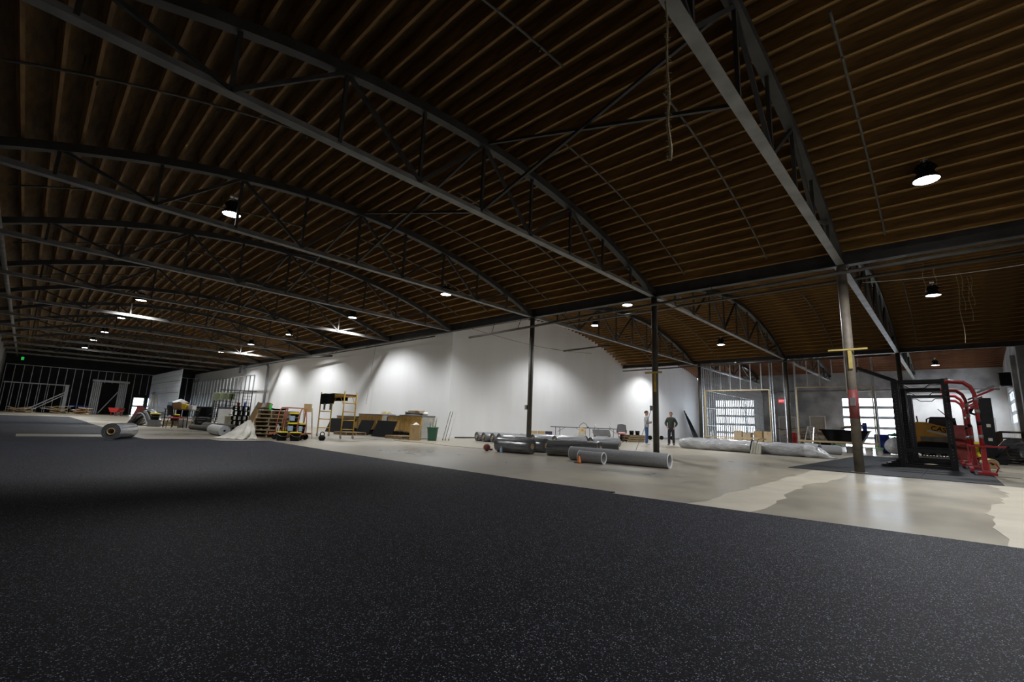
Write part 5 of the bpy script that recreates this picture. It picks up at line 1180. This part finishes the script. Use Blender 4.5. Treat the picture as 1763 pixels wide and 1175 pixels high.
for i, (p, l_) in enumerate((((30.3, 4.55, 0), 'green'), ((30.4, 4.05, 0), None), ((29.6, 3.15, 0), 'white'), ((29.7, 2.75, 0), 'green'))):
    tub(['white pail with green lid, leftmost by the guard rail', 'plain grey pail behind the banded column', 'white pail right of the banded column', 'white pail with green lid under the blue drum'][i], p, 0.16, 0.34, m='white' if i != 1 else 'grey_plastic', lid=l_, lab=False, name='paint_pail')
t = thing('film_bag', 'cloudy plastic bag of waste with a green lump right of the blue drum', 'bag', (32.6, 2.3, 0))
MB().grid(lambda u, v: (0.45*math.sin(math.pi*u*0.98+0.03)*math.cos(6.283*v)*(1+0.1*math.sin(7*6.283*v)), 0.5*math.sin(math.pi*u*0.98+0.03)*math.sin(6.283*v), 0.01+0.95*(1-math.cos(math.pi*u*0.9))/2), 14, 30).build('film', 'film_edge', t)
t = thing('bin_lid', 'dark green lid lying on the cloudy plastic bag', 'lid', (32.6, 2.3, 0.95)); MB().lathe([(0.02, 0.0), (0.3, 0.03), (0.33, 0.08), (0.3, 0.12), (0.1, 0.16)], 20).build('disc', 'green_bin', t); MB().lathe([(0.05, 0.16), (0.05, 0.2)], 12).build('knob', 'green', t)
t = thing('push_broom', 'push broom standing upright by the glazed overhead door', 'broom', (34.7, 2.2, 0)); MB().tube([(0, 0, 0.1), (0, 0.12, 1.75)], 0.03, 8).build('handle', 'wood_dark', t); MB().box(-0.06, 0.06, -0.3, 0.3, 0, 0.1).build('brush', 'black', t)
# cartons seen through the framed opening
bx = [(33.0, 11.0, 0, .42), (33.1, 10.4, 0, .5), (33.0, 9.8, 0, .42), (33.3, 9.2, 0, .6), (33.2, 8.6, 0, .95), (33.1, 10.4, .501, .45), (33.3, 9.2, .601, .36), (33.4, 11.6, 0, .4), (33.0, 9.8, .421, .4)]
for i, (x, y, z, h) in enumerate(bx):
    carton('cardboard carton, %s from the left in the pile seen through the framed opening' % ORD[i], (x, y, z), 0.5, 0.48, h, R_(random.uniform(-4, 4)), ['cardboard', 'cardboard_light', 'cardboard_light'][i % 3], group='cartons behind the opening')
# right edge: timber rack and film covered heap
t = thing('timber_rack', 'rough timber rack stacked with boards at the right edge', 'rack', (33.6, -2.1, 0))
for z in (0.75, 1.05, 1.35):
    for k in range(3): MB().box(-1.6, 1.7, -0.5+0.32*k, -0.22+0.32*k, z, z+0.05).build('board', ['wood_dark', 'wood', 'wood_dark'][k], t)
for x in (-1.4, 0, 1.4):
    for y in (-0.45, 0.45): MB().box(x-0.05, x+0.05, y-0.05, y+0.05, 0, 1.4).build('post', 'wood_dark', t)
t = thing('covered_heap', 'dark heap under clear film at the right edge of the picture', 'heap', (30.9, -1.95, 0))
MB().grid(lambda u, v: (-0.9+1.8*u, -0.75+1.5*v, max(0.01, 1.05*(math.sin(math.pi*u)*math.sin(math.pi*v))**0.4-0.03+0.05*math.sin(13*u+5*v)+0.03*math.sin(21*v))), 26, 26).build('film_cover', 'roll_black_wrapped', t)
MB().tube([(-0.95, -0.3+0.6*math.cos(a), 0.45+0.44*math.sin(a)) for a in [k*0.3 for k in range(22)]], 0.02, 6).build('hose', 'cable', t)
heap('rubble_heap', 'low dark heap of scrap beyond the red rig', 'scrap', (28.8, -2.1, 0), 0, 14, 1.3, 0.9, 0.35, ['mesh_grey', 'black', 'felt_brown'], 8)
t = thing('exhaust_fan', 'dark wall fan unit high on the right wall', 'fan', (39.4, YR+0.35, 4.1))
MB().box(-0.6, 0.6, -0.33, 0.3, 0, 0.75, 0.05).build('housing', 'black', t); MB().lathe([(0.35, 0), (0.35, 0.06), (0.1, 0.08)], 18, c=(0, 0, 0.75)).build('cowl', 'steel_dark', t)

# ------------------------------------------------------------------ far end of the hall
t = thing('red_wheelbarrow', 'small red wheelbarrow near the far doorway', 'wheelbarrow', (6.3, 58.5, 0), IMG)
MB().prism([(-0.55, 0.75), (-0.32, 0.35), (0.3, 0.35), (0.55, 0.75)], -0.35, 0.35, 'y').build('tray', 'red', t)
for x, y in ((-0.3, -0.25), (0.3, -0.25), (-0.3, 0.25), (0.3, 0.25)): MB().tube([(x*0.7, y, 0.36), (x, y, 0.0)], 0.03, 6).build('leg', 'red', t)
MB().tube([(-0.5, 0, 0.3), (0.75, 0, 0.5)], 0.025, 6).build('handle', 'wood', t)
for i, (x, y, L, W, Hh) in enumerate(((-0.2, 62.5, 1.8, 1.4, 0.5), (2.4, 62.3, 1.5, 1.2, 0.75), (4.0, 60.2, 1.3, 1.0, 0.7))):
    heap('debris_heap', ['tan scrap heap at the far left by the braced framing', 'tan scrap heap in the middle before the far studs', 'tan and red scrap heap left of the far doorway'][i], 'debris', (x, y, 0), IMG, 24, L, W, Hh, ['lumber', 'wood', 'cardboard_light', 'white'] if i < 2 else ['lumber', 'wood', 'brick_red', 'white'], 20+i)
heap('debris_heap', 'dark scrap heap right of the far red wheelbarrow', 'debris', (8.4, 53.0, 0), IMG, 16, 1.6, 1.2, 0.7, ['mesh_grey', 'black', 'felt'], 30)
t = thing('blue_table', 'small bluish table among the far studs', 'table', (3.9, 63.5, 0))
MB().box(-0.7, 0.7, -0.3, 0.3, 0.75, 0.8).build('table_top', 'blue', t)
for x in (-0.6, 0.6): MB().box(x-0.03, x+0.03, -0.25, 0.25, 0, 0.75).build('leg', 'steel_dark', t)

# ------------------------------------------------------------------ hanging things
t = thing('frayed_rope', 'frayed tan rope hanging from the nearest truss chord', 'rope', (4.0, 1.78, 0))
pts = [(0.012*math.sin(k*0.9), 0.010*math.cos(k*0.7), 5.3-1.83*k/24) for k in range(25)]
MB().tube(pts, [0.010+0.006*(k/24) for k in range(25)], 6).build('rope_strand', 'rope', t)
r = random.Random(2); fr = MB()
for k in range(260):
    z = 5.2-1.72*r.random()**0.7; a = r.uniform(0, 6.28); l = r.uniform(0.01, 0.045); fr.bar((0, 0, z), (l*math.cos(a), l*math.sin(a), z-r.uniform(-0.01, 0.03)), 0.002)
o = fr.build('frayed_fibres', 'rope', t); o['kind'] = 'stuff'
r = random.Random(6)
for i, (x, y, L) in enumerate([(21.6, 0.25, 1.3), (22.0, -0.05, 1.0), (23.9, -0.65, 2.9), (24.1, -0.78, 1.6), (24.3, -0.95, 2.0), (24.4, -1.05, 1.4)]):
    z0 = arc(x, *VB)-0.05
    t = thing('hanging_strip', 'torn pale strip, %s of those dangling from the second roof' % ORD[i], 'strip', (x, y, z0), group='torn strips under the second roof')
    MB().tube([(0.03*math.sin(k*1.3+i), 0.03*math.cos(k*1.1), 0.03-(L+0.03)*k/10) for k in range(11)], 0.007, 5).build('strand', 'rope', t)
    for q in range(3): MB().tube([(0.02*q, 0.02, -L*0.3-0.2*q), (0.05*math.sin(q*2+i)+0.02*q, 0.05*math.cos(q+i), -L*0.3-0.2*q-0.16)], 0.004, 4).build('loose_end', 'rope', t)
def wire(label, pts, sag, r_=0.012, m='cable'):
    a, b = Vector(pts[0]), Vector(pts[1]); t = thing('overhead_wire', label, 'wire')
    MB().tube([a.lerp(b, k/16)-Vector((0, 0, sag*math.sin(math.pi*k/16))) for k in range(17)], r_, 5).build('strand', m, t)
wire('pale wire sagging across the second vault near the hanging lamp', [(17.2, 1.6, 5.55), (16.2, -2.6, 5.2)], 0.1, 0.010, 'white')
wire('thin wire sagging across the white cross wall', [(14.4, 16.9, 5.4), (27.0, 18.04, 5.9)], 0.25)
wire('thin cable running from the middle column down to the floor', [(14.22, 7.15, 1.45), (16.5, 8.95, 0.02)], 0.02, 0.010)
wire('thin cable hanging down the white wall to the scaffold', [(14.1, 24.9, 5.2), (14.0, 25.2, 1.6)], 0.0, 0.010)
t = thing('floor_cable', 'thin dark cable snaking over the concrete before the counters', 'cable', (0.25, 0.2, 0.012))
MB().tube([(9.9+0.1*math.sin(k), 10.3+0.42*k, 0) for k in range(14)], 0.005, 5).build('strand', 'black', t); MB().box(9.86, 9.94, 10.2, 10.3, -0.01, 0.03).build('plug', 'black', t)
